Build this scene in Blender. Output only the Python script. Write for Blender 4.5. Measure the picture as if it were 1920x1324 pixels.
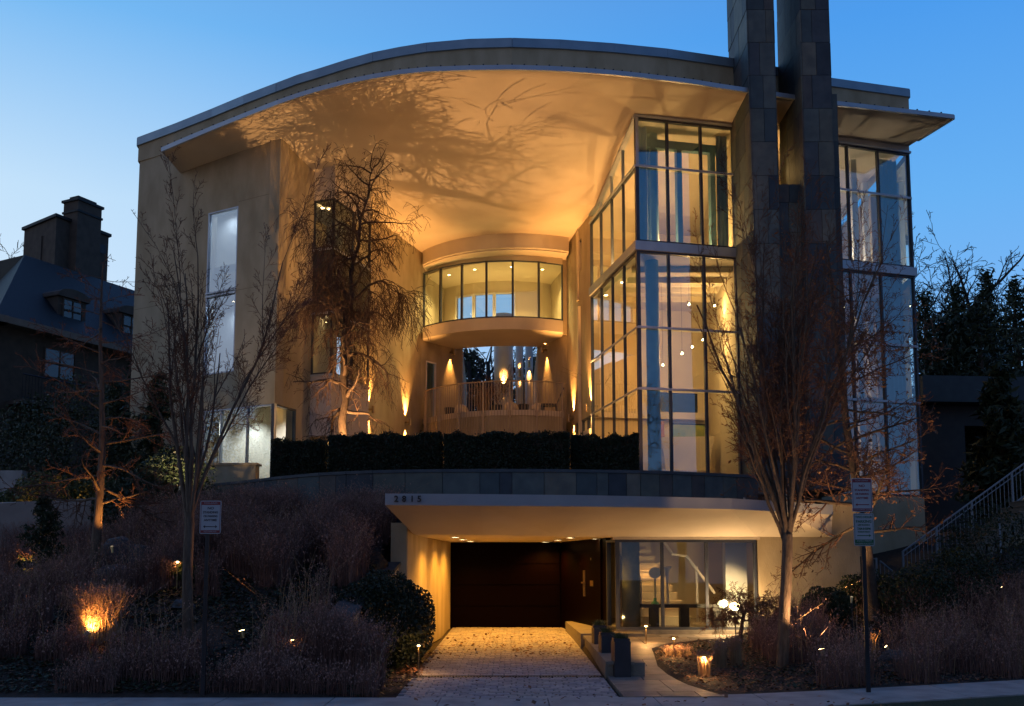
import bpy, math, random
import numpy as np
from mathutils import Vector, Matrix, noise
R = math.radians
random.seed(7); rng = np.random.default_rng(7)
for o in list(bpy.data.objects): bpy.data.objects.remove(o)
sc = bpy.context.scene
COL = sc.collection

# ------------------------------------------------------------------ camera
F, CX, CY, PITCH, CZ = 1800., 960., 880., R(5.7), 1.88
cam = bpy.data.objects.new('camera', bpy.data.cameras.new('camera')); COL.objects.link(cam)
cam.data.sensor_width = 36; cam.data.lens = 36 * F / 1920
cam.data.shift_y = (CY - 662) / 1920
cam.location = (0, 0, CZ); cam.rotation_euler = (R(90) + PITCH, 0, 0)
cam.data.clip_end = 3000; cam.data.clip_start = .1
sc.camera = cam

# ------------------------------------------------------------------ world
w = bpy.data.worlds.new('World'); sc.world = w; w.use_nodes = True
nt = w.node_tree; nt.nodes.clear(); N = nt.nodes.new; K = nt.links.new
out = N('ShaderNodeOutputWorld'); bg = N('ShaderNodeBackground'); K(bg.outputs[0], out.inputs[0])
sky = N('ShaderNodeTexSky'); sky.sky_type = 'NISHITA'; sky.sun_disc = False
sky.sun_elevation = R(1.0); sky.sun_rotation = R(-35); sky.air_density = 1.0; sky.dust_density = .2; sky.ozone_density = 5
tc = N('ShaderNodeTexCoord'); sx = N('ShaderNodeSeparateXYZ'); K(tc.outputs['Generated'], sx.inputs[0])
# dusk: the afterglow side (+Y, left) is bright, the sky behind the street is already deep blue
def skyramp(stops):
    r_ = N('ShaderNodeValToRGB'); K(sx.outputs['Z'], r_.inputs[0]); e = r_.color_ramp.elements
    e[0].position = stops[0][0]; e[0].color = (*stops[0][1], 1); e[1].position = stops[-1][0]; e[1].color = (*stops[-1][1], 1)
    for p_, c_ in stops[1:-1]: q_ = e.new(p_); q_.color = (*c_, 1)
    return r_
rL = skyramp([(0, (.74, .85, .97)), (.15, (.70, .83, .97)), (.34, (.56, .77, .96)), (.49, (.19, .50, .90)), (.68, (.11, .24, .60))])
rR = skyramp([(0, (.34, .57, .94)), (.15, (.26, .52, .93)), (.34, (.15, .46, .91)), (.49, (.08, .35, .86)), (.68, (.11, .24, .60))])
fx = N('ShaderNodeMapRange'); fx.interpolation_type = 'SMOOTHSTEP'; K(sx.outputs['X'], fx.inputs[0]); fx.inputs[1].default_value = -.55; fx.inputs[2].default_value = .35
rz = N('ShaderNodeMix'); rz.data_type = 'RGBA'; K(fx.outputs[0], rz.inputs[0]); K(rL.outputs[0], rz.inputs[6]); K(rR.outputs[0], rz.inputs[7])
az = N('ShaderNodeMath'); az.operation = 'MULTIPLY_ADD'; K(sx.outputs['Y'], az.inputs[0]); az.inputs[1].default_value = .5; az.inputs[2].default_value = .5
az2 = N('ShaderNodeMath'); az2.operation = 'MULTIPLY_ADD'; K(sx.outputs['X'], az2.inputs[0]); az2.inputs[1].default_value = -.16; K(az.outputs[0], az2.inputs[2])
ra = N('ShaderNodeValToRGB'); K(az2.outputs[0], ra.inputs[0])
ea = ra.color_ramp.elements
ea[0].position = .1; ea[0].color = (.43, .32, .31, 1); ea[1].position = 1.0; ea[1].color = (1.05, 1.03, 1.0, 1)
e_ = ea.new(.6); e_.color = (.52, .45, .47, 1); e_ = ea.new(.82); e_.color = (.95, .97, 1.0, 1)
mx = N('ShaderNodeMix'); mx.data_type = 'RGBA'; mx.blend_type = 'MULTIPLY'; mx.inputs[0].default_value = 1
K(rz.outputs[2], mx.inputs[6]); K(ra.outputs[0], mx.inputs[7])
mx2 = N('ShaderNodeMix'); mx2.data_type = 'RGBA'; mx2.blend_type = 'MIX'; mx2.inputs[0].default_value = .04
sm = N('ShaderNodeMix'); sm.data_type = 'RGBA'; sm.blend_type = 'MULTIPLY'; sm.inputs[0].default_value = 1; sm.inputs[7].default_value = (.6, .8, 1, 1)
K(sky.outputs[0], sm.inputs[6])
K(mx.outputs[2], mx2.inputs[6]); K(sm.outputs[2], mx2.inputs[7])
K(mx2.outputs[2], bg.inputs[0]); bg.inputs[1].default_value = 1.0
sc.view_settings.view_transform = 'Standard'; sc.view_settings.look = 'None'; sc.view_settings.gamma = 1; sc.view_settings.exposure = 0
cy = sc.cycles
cy.use_denoising = True
try: cy.denoiser = 'OPENIMAGEDENOISE'
except Exception: pass
cy.max_bounces = 6; cy.diffuse_bounces = 3; cy.glossy_bounces = 3; cy.transmission_bounces = 6; cy.transparent_max_bounces = 24
cy.caustics_reflective = False; cy.caustics_refractive = False; cy.sample_clamp_indirect = 4; cy.use_light_tree = True

# ------------------------------------------------------------------ geometry of the view: pixels of the photograph -> measured points
cP, sP = math.cos(PITCH), math.sin(PITCH)
def ray(u, v):
    xc = (u - CX) / F; yc = (CY - v) / F
    return (xc, cP - yc * sP, sP + yc * cP)
def W(u, v, D):
    r = ray(u, v); t = D / r[1]; return Vector((r[0] * t, D, CZ + r[2] * t))
def WZ(u, v, Z):
    r = ray(u, v); t = (Z - CZ) / r[2]; return Vector((r[0] * t, r[1] * t, Z))
def Zat(P, v):
    yc = (CY - v) / F; return CZ + P[1] * (yc * cP + sP) / (cP - yc * sP)
def XY(u, v, D): p = W(u, v, D); return (p.x, p.y)

# ------------------------------------------------------------------ materials
MATS = {}
def mat(name, c1, c2=None, scale=4, rough=.7, metal=0, bump=0, bscale=30, emit=None, detail=6, spec=.5, trans=0, tone=None, stretch=None):
    m = bpy.data.materials.new(name); m.use_nodes = True; t = m.node_tree; b = t.nodes['Principled BSDF']
    b.inputs['Roughness'].default_value = rough; b.inputs['Metallic'].default_value = metal
    b.inputs['Specular IOR Level'].default_value = spec
    b.inputs['Base Color'].default_value = (*c1, 1)
    co = t.nodes.new('ShaderNodeTexCoord')
    src = co.outputs['Object']
    if stretch:
        mp = t.nodes.new('ShaderNodeMapping'); mp.inputs['Scale'].default_value = stretch
        t.links.new(src, mp.inputs[0]); src = mp.outputs[0]
    if c2 is not None:
        n = t.nodes.new('ShaderNodeTexNoise'); n.inputs['Scale'].default_value = scale; n.inputs['Detail'].default_value = detail
        t.links.new(src, n.inputs['Vector'])
        r = t.nodes.new('ShaderNodeValToRGB'); r.color_ramp.elements[0].position = .3; r.color_ramp.elements[1].position = .7
        r.color_ramp.elements[0].color = (*c1, 1); r.color_ramp.elements[1].color = (*c2, 1)
        t.links.new(n.outputs[0], r.inputs[0]); colout = r.outputs[0]
        if tone:
            a = t.nodes.new('ShaderNodeAttribute'); a.attribute_name = 'tone'
            r2 = t.nodes.new('ShaderNodeValToRGB'); r2.color_ramp.interpolation = 'CONSTANT'
            e = r2.color_ramp.elements; e[0].color = (*tone[0], 1); e[0].position = 0; e[1].position = 1 / len(tone); e[1].color = (*tone[1], 1)
            for i in range(2, len(tone)): q = e.new(i / len(tone)); q.color = (*tone[i], 1)
            t.links.new(a.outputs['Fac'], r2.inputs[0])
            x = t.nodes.new('ShaderNodeMix'); x.data_type = 'RGBA'; x.blend_type = 'MULTIPLY'; x.inputs[0].default_value = 1
            t.links.new(r.outputs[0], x.inputs[6]); t.links.new(r2.outputs[0], x.inputs[7]); colout = x.outputs[2]
        t.links.new(colout, b.inputs['Base Color'])
    if bump:
        n2 = t.nodes.new('ShaderNodeTexNoise'); n2.inputs['Scale'].default_value = bscale; n2.inputs['Detail'].default_value = 4
        t.links.new(src, n2.inputs['Vector'])
        bp = t.nodes.new('ShaderNodeBump'); bp.inputs['Strength'].default_value = bump; bp.inputs['Distance'].default_value = .02
        t.links.new(n2.outputs[0], bp.inputs['Height']); t.links.new(bp.outputs[0], b.inputs['Normal'])
    if emit:
        b.inputs['Emission Color'].default_value = (*emit[0], 1); b.inputs['Emission Strength'].default_value = emit[1]
    if trans: b.inputs['Transmission Weight'].default_value = trans
    MATS[name] = m; return m
def glassmat(name, tint=(1, 1, 1), refl=(1, 1, 1), base=.02):
    m = bpy.data.materials.new(name); m.use_nodes = True; t = m.node_tree; t.nodes.clear()
    o = t.nodes.new('ShaderNodeOutputMaterial'); x = t.nodes.new('ShaderNodeMixShader')
    tr = t.nodes.new('ShaderNodeBsdfTransparent'); tr.inputs[0].default_value = (*tint, 1)
    g = t.nodes.new('ShaderNodeBsdfGlossy'); g.inputs['Roughness'].default_value = .0; g.inputs[0].default_value = (*refl, 1)
    fr = t.nodes.new('ShaderNodeFresnel'); fr.inputs[0].default_value = 1.5
    ma = t.nodes.new('ShaderNodeMath'); ma.operation = 'MULTIPLY_ADD'; ma.inputs[1].default_value = 1.5; ma.inputs[2].default_value = base; ma.use_clamp = True
    t.links.new(fr.outputs[0], ma.inputs[0]); t.links.new(ma.outputs[0], x.inputs[0])
    t.links.new(tr.outputs[0], x.inputs[1]); t.links.new(g.outputs[0], x.inputs[2]); t.links.new(x.outputs[0], o.inputs[0])
    return m
STUCCO = mat('stucco', (.37, .30, .185), (.54, .45, .30), scale=2.0, rough=.9, bump=.4, bscale=35, stretch=(1, 1, .4))
SOFFIT = mat('soffit_plaster', (.58, .51, .42), (.68, .60, .50), scale=.8, rough=.9, bump=.1, bscale=30)
INPAINT = mat('interior_paint', (.66, .56, .38), (.70, .60, .42), scale=.7, rough=.85)
WHITEP = mat('white_paint', (.74, .72, .68), (.8, .78, .74), scale=2, rough=.6)
ALU = mat('pale_aluminium', (.42, .47, .55), (.5, .54, .6), scale=3, rough=.42, metal=.55)
ALUD = mat('coping_metal', (.25, .34, .42), (.33, .42, .5), scale=2, rough=.38, metal=.6)
DARKM = mat('dark_metal', (.018, .022, .03), (.03, .035, .045), scale=4, rough=.4, metal=.4)
MULL = mat('window_mullion', (.05, .06, .085), (.07, .08, .1), scale=4, rough=.4, metal=.4)
SLATE = mat('slate_cladding', (.75, .75, .75), (1.3, 1.22, 1.1), scale=3, rough=.65, bump=.5, bscale=8,
            tone=[(.055, .085, .105), (.09, .12, .13), (.035, .052, .075), (.10, .12, .115), (.06, .08, .105), (.13, .14, .13), (.045, .07, .09), (.085, .085, .09)])
STONE = mat('cut_stone', (.16, .145, .12), (.24, .22, .18), scale=6, rough=.8, bump=.4, bscale=25)
STEEL = mat('blue_steel_column', (.07, .17, .25), (.11, .24, .33), scale=2, rough=.45, bump=.05)
REDWOOD = mat('dark_red_lacquered_wood', (.0016, .0004, .0003), (.003, .0006, .0004), scale=6, rough=.45, spec=.03, stretch=(1, 1, 12))
FLOORM = mat('interior_floor', (.2, .12, .06), (.28, .18, .09), scale=3, rough=.4)
BARK = mat('grey_bark', (.075, .05, .036), (.17, .125, .09), scale=18, rough=.9, bump=1.0, bscale=50, stretch=(1, 1, .25))
BARKD = mat('dark_bark', (.05, .035, .025), (.1, .07, .05), scale=14, rough=.9, bump=.6, bscale=60)
TWIG = mat('twig_bark', (.10, .045, .025), (.18, .085, .05), scale=5, rough=.85)
SOIL = mat('garden_soil', (.018, .013, .009), (.05, .036, .025), scale=9, rough=.95, bump=1, bscale=25)
LAWN = mat('lawn', (.02, .035, .012), (.05, .07, .025), scale=30, rough=.95, bump=1, bscale=200)
CONC = mat('pavement_concrete', (.27, .26, .25), (.45, .43, .41), scale=2.2, rough=.85, bump=.25, bscale=60)
ASPH = mat('asphalt', (.04, .04, .042), (.06, .06, .062), scale=20, rough=.9, bump=.5, bscale=150)
COBBLE = mat('granite_setts', (.8, .8, .8), (1.15, 1.15, 1.15), scale=20, rough=.7, bump=.25, bscale=90,
             tone=[(.34, .32, .32), (.42, .39, .38), (.30, .28, .29), (.46, .43, .41), (.38, .35, .33), (.36, .35, .37)])
FLAG = mat('flagstone', (.7, .7, .7), (1.2, 1.2, 1.2), scale=4, rough=.6, bump=.35, bscale=25,
           tone=[(.20, .17, .14), (.26, .22, .18), (.17, .155, .15), (.23, .21, .19), (.28, .24, .19)])
def leafmat(name, c1, c2, rough=.6):
    return mat(name, c1, c2, scale=7, rough=rough, detail=3)
HEDGE = leafmat('hedge_leaf', (.012, .02, .008), (.03, .045, .018))
EVERG = leafmat('evergreen_leaf', (.015, .03, .012), (.04, .06, .022))
SHRUBL = leafmat('shrub_leaf', (.05, .07, .02), (.12, .14, .04))
DEADL = leafmat('dead_leaf', (.12, .05, .02), (.26, .12, .05))
GRASS1 = mat('dry_plum_grass', (.12, .06, .05), (.25, .14, .11), scale=2.5, rough=.8)
GRASS2 = mat('dry_gold_grass', (.24, .15, .08), (.42, .28, .15), scale=3, rough=.8)
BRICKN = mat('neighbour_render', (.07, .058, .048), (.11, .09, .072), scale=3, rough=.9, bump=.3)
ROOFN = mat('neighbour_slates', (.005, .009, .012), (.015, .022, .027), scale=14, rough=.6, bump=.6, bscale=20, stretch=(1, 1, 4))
GLASS = glassmat('clear_glass', (.88, .93, .92), (.7, .9, 1), base=.06)
GLASSB = glassmat('sky_tinted_glass', (.66, .82, .90), (.55, .85, 1), base=.30)  # blue sky reflection put into the tint and the mirror colour
GLASSW = glassmat('mirror_coated_glass', (.75, .85, .95), (.8, .93, 1), base=.60)
def lampmat(name, c, s):
    return mat(name, (.8, .8, .8), emit=(c, s))
LAMP = lampmat('lamp_glow', (1, .68, .30), 30)
LAMPD = lampmat('dim_lens', (1, .75, .4), 1.5)
LAMPW = lampmat('lamp_glow_soft', (1, .75, .38), 9)
WARM = (1, .43, .10); WARM2 = (1, .49, .15)

# ------------------------------------------------------------------ builders
class MB:
    def __init__(s): s.v = []; s.f = []; s.t = []
    def vert(s, p): s.v.append(tuple(p)); return len(s.v) - 1
    def face(s, pts, tone=None):
        i = [s.vert(p) for p in pts]; s.f.append(i); s.t.append(tone if tone is not None else .5)
    def hexa(s, a, tone=None):   # 8 points: bottom 0-3, top 4-7
        b = len(s.v); s.v += [tuple(p) for p in a]
        for q in ((0, 3, 2, 1), (4, 5, 6, 7), (0, 1, 5, 4), (1, 2, 6, 5), (2, 3, 7, 6), (3, 0, 4, 7)):
            s.f.append([b + i for i in q]); s.t.append(tone if tone is not None else .5)
    def box(s, x0, x1, y0, y1, z0, z1, tone=None):
        s.hexa([(x0, y0, z0), (x1, y0, z0), (x1, y1, z0), (x0, y1, z0), (x0, y0, z1), (x1, y0, z1), (x1, y1, z1), (x0, y1, z1)], tone)
    def cbox(s, x, y, z, w_, d, h, a=0, tone=None):  # centre base, rotated about z
        ca, sa = math.cos(a), math.sin(a); P = []
        for zz in (z, z + h):
            for dx, dy in ((-w_ / 2, -d / 2), (w_ / 2, -d / 2), (w_ / 2, d / 2), (-w_ / 2, d / 2)):
                P.append((x + dx * ca - dy * sa, y + dx * sa + dy * ca, zz))
        s.hexa(P, tone)
    def prism(s, poly, z0, z1, tone=None):
        n = len(poly); b = len(s.v)
        zb = z0 if hasattr(z0, '__len__') else [z0] * n; zt = z1 if hasattr(z1, '__len__') else [z1] * n
        s.v += [(p[0], p[1], zb[i]) for i, p in enumerate(poly)] + [(p[0], p[1], zt[i]) for i, p in enumerate(poly)]
        s.f.append(list(range(b, b + n))[::-1]); s.f.append(list(range(b + n, b + 2 * n))); s.t += [.5 if tone is None else tone] * (2 + n)
        for i in range(n): j = (i + 1) % n; s.f.append([b + i, b + j, b + n + j, b + n + i])
    def tube(s, pts, r, k=8, cap=True):
        pts = [Vector(p) for p in pts]; n = len(pts); rr = r if hasattr(r, '__len__') else [r] * n; b = len(s.v)
        for i, p in enumerate(pts):
            d = (pts[min(i + 1, n - 1)] - pts[max(i - 1, 0)]).normalized()
            a = d.cross(Vector((0, 0, 1)) if abs(d.z) < .95 else Vector((1, 0, 0))).normalized(); c = d.cross(a)
            for j in range(k):
                q = p + (a * math.cos(6.2832 * j / k) + c * math.sin(6.2832 * j / k)) * rr[i]; s.v.append(tuple(q))
        for i in range(n - 1):
            for j in range(k):
                s.f.append([b + i * k + j, b + i * k + (j + 1) % k, b + (i + 1) * k + (j + 1) % k, b + (i + 1) * k + j]); s.t.append(.5)
        if cap:
            s.f.append([b + j for j in range(k)]); s.f.append([b + (n - 1) * k + j for j in range(k)]); s.t += [.5, .5]
    def lathe(s, x, y, prof, k=20):  # prof: (r,z)
        b = len(s.v)
        for r, z in prof:
            for j in range(k): s.v.append((x + r * math.cos(6.2832 * j / k), y + r * math.sin(6.2832 * j / k), z))
        for i in range(len(prof) - 1):
            for j in range(k): s.f.append([b + i * k + j, b + i * k + (j + 1) % k, b + (i + 1) * k + (j + 1) % k, b + (i + 1) * k + j]); s.t.append(.5)
    def build(s, name, m, parent=None, smooth=False, tones=False):
        me = bpy.data.meshes.new(name); me.from_pydata(s.v, [], s.f); me.materials.append(m)
        if tones:
            a = me.attributes.new('tone', 'FLOAT', 'FACE'); a.data.foreach_set('value', s.t)
        if smooth: me.polygons.foreach_set('use_smooth', [True] * len(me.polygons))
        me.update()
        o = bpy.data.objects.new(name, me); COL.objects.link(o)
        if parent: attach(o, parent)
        return o
def attach(o, parent):
    o.parent = parent; bpy.context.view_layer.update() if False else None
    m = Matrix.Identity(4); q = parent
    ch = []
    while q: ch.append(q); q = q.parent
    for q in reversed(ch): m = m @ q.matrix_basis
    o.matrix_basis = m.inverted() @ o.matrix_basis
def thing(name, label, cat, loc=(0, 0, 0), group=None):
    o = bpy.data.objects.new(name, None); COL.objects.link(o); o.location = loc; o.empty_display_size = .2
    return tag(o, label, cat, group)
def tag(o, label, cat, group=None):
    o['label'] = label; o['category'] = cat; o['kind'] = 'thing'
    if group: o['group'] = group
    return o
def structure(o): o['kind'] = 'structure'; return o
def stuff(o, label, cat):
    o['kind'] = 'stuff'; o['label'] = label; o['category'] = cat; return o
def npmesh(name, V, Q, m, parent=None, tri=False):
    k = 3 if tri else 4
    me = bpy.data.meshes.new(name); me.vertices.add(len(V)); me.vertices.foreach_set('co', np.asarray(V, np.float32).ravel())
    me.loops.add(len(Q) * k); me.loops.foreach_set('vertex_index', np.asarray(Q, np.int32).ravel())
    me.polygons.add(len(Q)); me.polygons.foreach_set('loop_start', np.arange(len(Q), dtype=np.int32) * k)
    me.polygons.foreach_set('loop_total', np.full(len(Q), k, np.int32)); me.update(calc_edges=True); me.validate()
    me.materials.append(m)
    o = bpy.data.objects.new(name, me); COL.objects.link(o)
    if parent: attach(o, parent)
    return o
def lamp(kind, loc, power, color=WARM, parent=None, aim=None, angle=60, blend=.5, size=.03, name=None):
    d = bpy.data.lights.new(name or 'bulb', kind); d.energy = power; d.color = color
    if kind in ('POINT', 'SPOT'): d.shadow_soft_size = size
    if kind == 'SPOT': d.spot_size = R(angle); d.spot_blend = blend
    o = bpy.data.objects.new(name or 'bulb', d); COL.objects.link(o); o.location = loc
    if aim is not None:
        o.rotation_euler = (Vector(aim)).to_track_quat('-Z', 'Y').to_euler()
    if parent: attach(o, parent)
    return o

# wall coordinates: P left, Q right as seen from the street; off>0 goes into the building
def frame(P, Q):
    P = Vector((P[0], P[1])); Q = Vector((Q[0], Q[1])); d = (Q - P); L = d.length; d /= L
    return P, d, Vector((-d.y, d.x)), L
def wp(P, Q, s, z, off=0):
    p, d, n, L = frame(P, Q); q = p + d * s + n * off; return Vector((q.x, q.y, z))
def onwall(P, Q, u, v, off=0):
    p, d, n, L = frame(P, Q); p = p + n * off; r = ray(u, v)
    # t*(r0,r1) = p + d s
    det = r[0] * (-d.y) + r[1] * d.x
    t = (p.x * (-d.y) + p.y * d.x) / det
    x, y = r[0] * t, r[1] * t
    return ((x - p.x) * d.x + (y - p.y) * d.y, CZ + r[2] * t)
def wbox(mb, P, Q, s0, s1, z0, z1, o0, o1, tone=None):
    mb.hexa([wp(P, Q, s0, z0, o0), wp(P, Q, s1, z0, o0), wp(P, Q, s1, z0, o1), wp(P, Q, s0, z0, o1),
             wp(P, Q, s0, z1, o0), wp(P, Q, s1, z1, o0), wp(P, Q, s1, z1, o1), wp(P, Q, s0, z1, o1)], tone)
def wall(mb, P, Q, z0, z1, t, holes=()):
    L = frame(P, Q)[3]
    S = sorted({0., L} | {min(max(h[i], 0), L) for h in holes for i in (0, 1)})
    Z = sorted({z0, z1} | {min(max(h[i], z0), z1) for h in holes for i in (2, 3)})
    def solid(i, j):
        if i < 0 or j < 0 or i >= len(S) - 1 or j >= len(Z) - 1: return False
        s = (S[i] + S[i + 1]) / 2; z = (Z[j] + Z[j + 1]) / 2
        return not any(h[0] < s < h[1] and h[2] < z < h[3] for h in holes)
    for i in range(len(S) - 1):
        for j in range(len(Z) - 1):
            if not solid(i, j): continue
            a, b, c, d = S[i], S[i + 1], Z[j], Z[j + 1]
            q = lambda s, z, o: wp(P, Q, s, z, o)
            mb.face([q(a, c, 0), q(b, c, 0), q(b, d, 0), q(a, d, 0)]); mb.face([q(b, c, t), q(a, c, t), q(a, d, t), q(b, d, t)])
            if not solid(i - 1, j): mb.face([q(a, c, t), q(a, c, 0), q(a, d, 0), q(a, d, t)])
            if not solid(i + 1, j): mb.face([q(b, c, 0), q(b, c, t), q(b, d, t), q(b, d, 0)])
            if not solid(i, j - 1): mb.face([q(a, c, t), q(b, c, t), q(b, c, 0), q(a, c, 0)])
            if not solid(i, j + 1): mb.face([q(a, d, 0), q(b, d, 0), q(b, d, t), q(a, d, t)])
def window(parent, P, Q, s0, s1, z0, z1, ms=(), mz=(), fw=.05, dep=(.02, .12), fm=None, gm=None, name='window', mw=None, trans=None, tw=.05):
    fm = fm or MULL; gm = gm or GLASS; mw = mw or fw
    mb = MB(); a, b = dep
    for q in ((s0, s0 + fw), (s1 - fw, s1)): wbox(mb, P, Q, q[0], q[1], z0, z1, a, b)
    for q in ((z0, z0 + fw), (z1 - fw, z1)): wbox(mb, P, Q, s0 + fw, s1 - fw, q[0], q[1], a + .003, b - .003)
    for s in ms: wbox(mb, P, Q, s - mw / 2, s + mw / 2, z0 + fw, z1 - fw, a + .006, b - .006)
    f = mb.build(name, fm, parent)
    if mz:
        mt = MB()
        for z in mz:
            mt = MB(); wbox(mt, P, Q, s0 + .001, s1 - .001, z - tw / 2, z + tw / 2, a - .03, a + .004); mt.build('transom', trans or ALU, f)
    g = MB(); o = (a + b) / 2
    zs = [z0] + sorted(mz) + [z1]
    S = [s0] + sorted(ms) + [s1]
    for i in range(len(S) - 1):
        for j in range(len(zs) - 1):
            jx = random.uniform(-.004, .004); jz = random.uniform(-.004, .004)
            g.face([wp(P, Q, S[i] + .01, zs[j], o - jx), wp(P, Q, S[i + 1] - .01, zs[j], o + jx), wp(P, Q, S[i + 1] - .01, zs[j + 1], o + jx + jz), wp(P, Q, S[i] + .01, zs[j + 1], o - jx + jz)])
    g.build('pane', gm, f)
    return f

# ------------------------------------------------------------------ terrain
def sstep(a, b, x): t = min(1, max(0, (x - a) / (b - a))); return t * t * (3 - 2 * t)
def lerp_tab(T, x):
    if x <= T[0][0]: return T[0][1]
    for (a, b), (c, d) in zip(T, T[1:]):
        if x <= c: return b + (d - b) * (x - a) / (c - a)
    return T[-1][1]
def back_edge(x):   # back edge of the pavement
    return lerp_tab([(-40, 15.2), (-12, 13.95), (-7, 13.8), (1.5, 13.8), (3, 14.05), (4.9, 14.65), (8.3, 15.9), (14, 18.5), (40, 34)], x)
def path_r(y): return lerp_tab([(13.8, 3.05), (15, 2.75), (17, 2.55), (19.2, 2.75), (20.2, 3.6), (20.9, 5.5), (22, 5.6)], y)
def pz(y): return .03 + .3 * sstep(15.5, 20.5, y)
def H(x, y):
    e = back_edge(x); d = y - e
    if d <= 0: return 0.
    nz = .05 * noise.noise(Vector((x * .5, y * .5, 0))) * min(1, d)
    # left garden
    left = min(.36 * d, 3.0) + .04 * max(0, d - 9); left = min(left, 4.2) * (1 - .27 * sstep(-7.6, -9.6, x) * sstep(12, 9.5, d) )
    lowstrip = .02 * d
    wl = -3.1 + .18 * max(0, y - 15.5)     # line of the low garden wall
    if x < 0:
        t = sstep(wl + .05, wl - .15, x) if y > 15.6 else sstep(-2.0, -3.4, x)
        l = lowstrip * (1 - t) + left * t
        if y > 19.6 and x > -2.6: l = -.05
        if -2.0 < x: l = -.03
        return l + nz * t
    if x < 1.55: return -.03
    if y < 22 and x < path_r(y) + .08: return pz(y) - .07
    A = lerp_tab([(1.5, .0), (2.4, .30), (4.5, .38), (5.6, .85), (8, 1.0), (9.2, 1.4), (13, 2.3), (22, 3.2)], x)
    r = A * sstep(0, 8, d) + .01
    if x > 8: r += .12 * max(0, d - 9) * sstep(8, 10, x)
    r = min(r, 4.5)
    if x < 5.7 and y > 21.5: r = -.03
    return r + nz * sstep(4, 5, x)
def ground(u, v):
    y = 10.
    r = ray(u, v)
    while y < 60:
        t = y / r[1]; x = r[0] * t; z = CZ + r[2] * t
        if z <= H(x, y): return Vector((x, y, H(x, y)))
        y += .04
    return Vector((x, y, z))
def G(x, y): return Vector((x, y, H(x, y)))

xs = np.concatenate([[-600, -250, -120, -60, -35, -24], np.arange(-18, -3.4, .4), np.arange(-3.4, -1.4, .1), [-1, 0, 1], np.arange(1.5, 3.6, .12), np.arange(3.6, 14, .3), np.arange(14, 20, 1), [26, 40, 70, 120, 250, 600]])
ys = np.concatenate([[-60, -20, 0, 8, 12], np.arange(13, 24, .25), np.arange(24, 40, 1), [46, 60, 90, 150, 300, 900]])
V = []; Q = []
for y in ys:
    for x in xs:
        V.append((x, y, H(x, y) - (.02 if y - back_edge(x) <= 0 else 0)))
nx = len(xs)
for j in range(len(ys) - 1):
    for i in range(nx - 1): Q.append((j * nx + i, j * nx + i + 1, (j + 1) * nx + i + 1, (j + 1) * nx + i))
structure(npmesh('ground', V, Q, SOIL))
# road, kerb, lawn strip, pavement
def strip(name, m, f0, f1, z, x0=-60, x1=60, n=60, th=0):
    mb = MB(); X = [x0 + (x1 - x0) * i / n for i in range(n + 1)]
    for a, b in zip(X, X[1:]):
        if th: mb.hexa([(a, f0(a), z - th), (b, f0(b), z - th), (b, f1(b), z - th), (a, f1(a), z - th), (a, f0(a), z), (b, f0(b), z), (b, f1(b), z), (a, f1(a), z)])
        else: mb.face([(a, f0(a), z), (b, f0(b), z), (b, f1(b), z), (a, f1(a), z)])
    return structure(mb.build(name, m))
strip('road', ASPH, lambda x: back_edge(x) - 9.5, lambda x: back_edge(x) - 3.2, -.012)
strip('kerb', STONE, lambda x: back_edge(x) - 3.2, lambda x: back_edge(x) - 3.0, .0, th=.15)
strip('lawn_strip', LAWN, lambda x: back_edge(x) - 3.0, lambda x: back_edge(x) - 1.42, .004)
mb = MB()
xx = -40.
while xx < 40:
    a, b = xx + .008, xx + 1.5 - .008
    mb.hexa([(a, back_edge(a) - 1.4, -.05), (b, back_edge(b) - 1.4, -.05), (b, back_edge(b), -.05), (a, back_edge(a), -.05),
             (a, back_edge(a) - 1.4, .02), (b, back_edge(b) - 1.4, .02), (b, back_edge(b), .02), (a, back_edge(a), .02)])
    xx += 1.5
structure(mb.build('pavement', CONC))
# cobbled driveway
def dz(y): return .01 + .14 * (y - 13.8) / 13.2
mb = MB(); y = 13.82; row = 0
while y < 26.95:
    h = .165 if row % 2 else .175
    if abs(y - 16.2) < .1: y += .2; row += 1; continue
    x = -1.66 + (.09 if row % 2 else 0); xe = 1.53 - .06 * (y - 13.8) / 13
    while x < xe - .05:
        wd = .205 + random.uniform(-.008, .008); wd = min(wd, xe - x)
        z = dz(y) + random.uniform(-.003, .003); g = .005; e = .012; t = random.random()
        b = [(x + g, y + g), (x + wd - g, y + g), (x + wd - g, y + h - g), (x + g, y + h - g)]
        e2_ = e; c = [(x + g + e, y + g + e), (x + wd - g - e, y + g + e), (x + wd - g - e, y + h - g - e), (x + g + e, y + h - g - e)]
        B = [(*p, z - .012) for p in b]; Cc = [(*p, z + .006) for p in c]; D0 = [(*p, z - .06) for p in b]
        mb.face(Cc, t)
        for i in range(4): j = (i + 1) % 4; mb.face([B[i], B[j], Cc[j], Cc[i]], t); mb.face([D0[i], D0[j], B[j], B[i]], t)
        x += wd
    y += h; row += 1
structure(mb.build('driveway', COBBLE, tones=True))
mb = MB(); mb.prism([(-1.68, 13.8), (1.55, 13.8), (1.48, 27), (-1.75, 27)], [-.2, -.2, -.1, -.1], [dz(13.8) - .022, dz(13.8) - .022, dz(27) - .022, dz(27) - .022])
structure(mb.build('driveway_bed', SOIL))
mb = MB()
for i in range(62):
    x = -1.62 + i * .05; mb.box(x, x + .028, 16.14, 16.28, dz(16.2) - .03, dz(16.2) + .004)
mb.box(-1.66, 1.5, 16.105, 16.135, dz(16.2) - .03, dz(16.2) + .007); mb.box(-1.66, 1.5, 16.285, 16.315, dz(16.2) - .03, dz(16.2) + .007)
structure(mb.build('drain_grate', DARKM))
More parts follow.
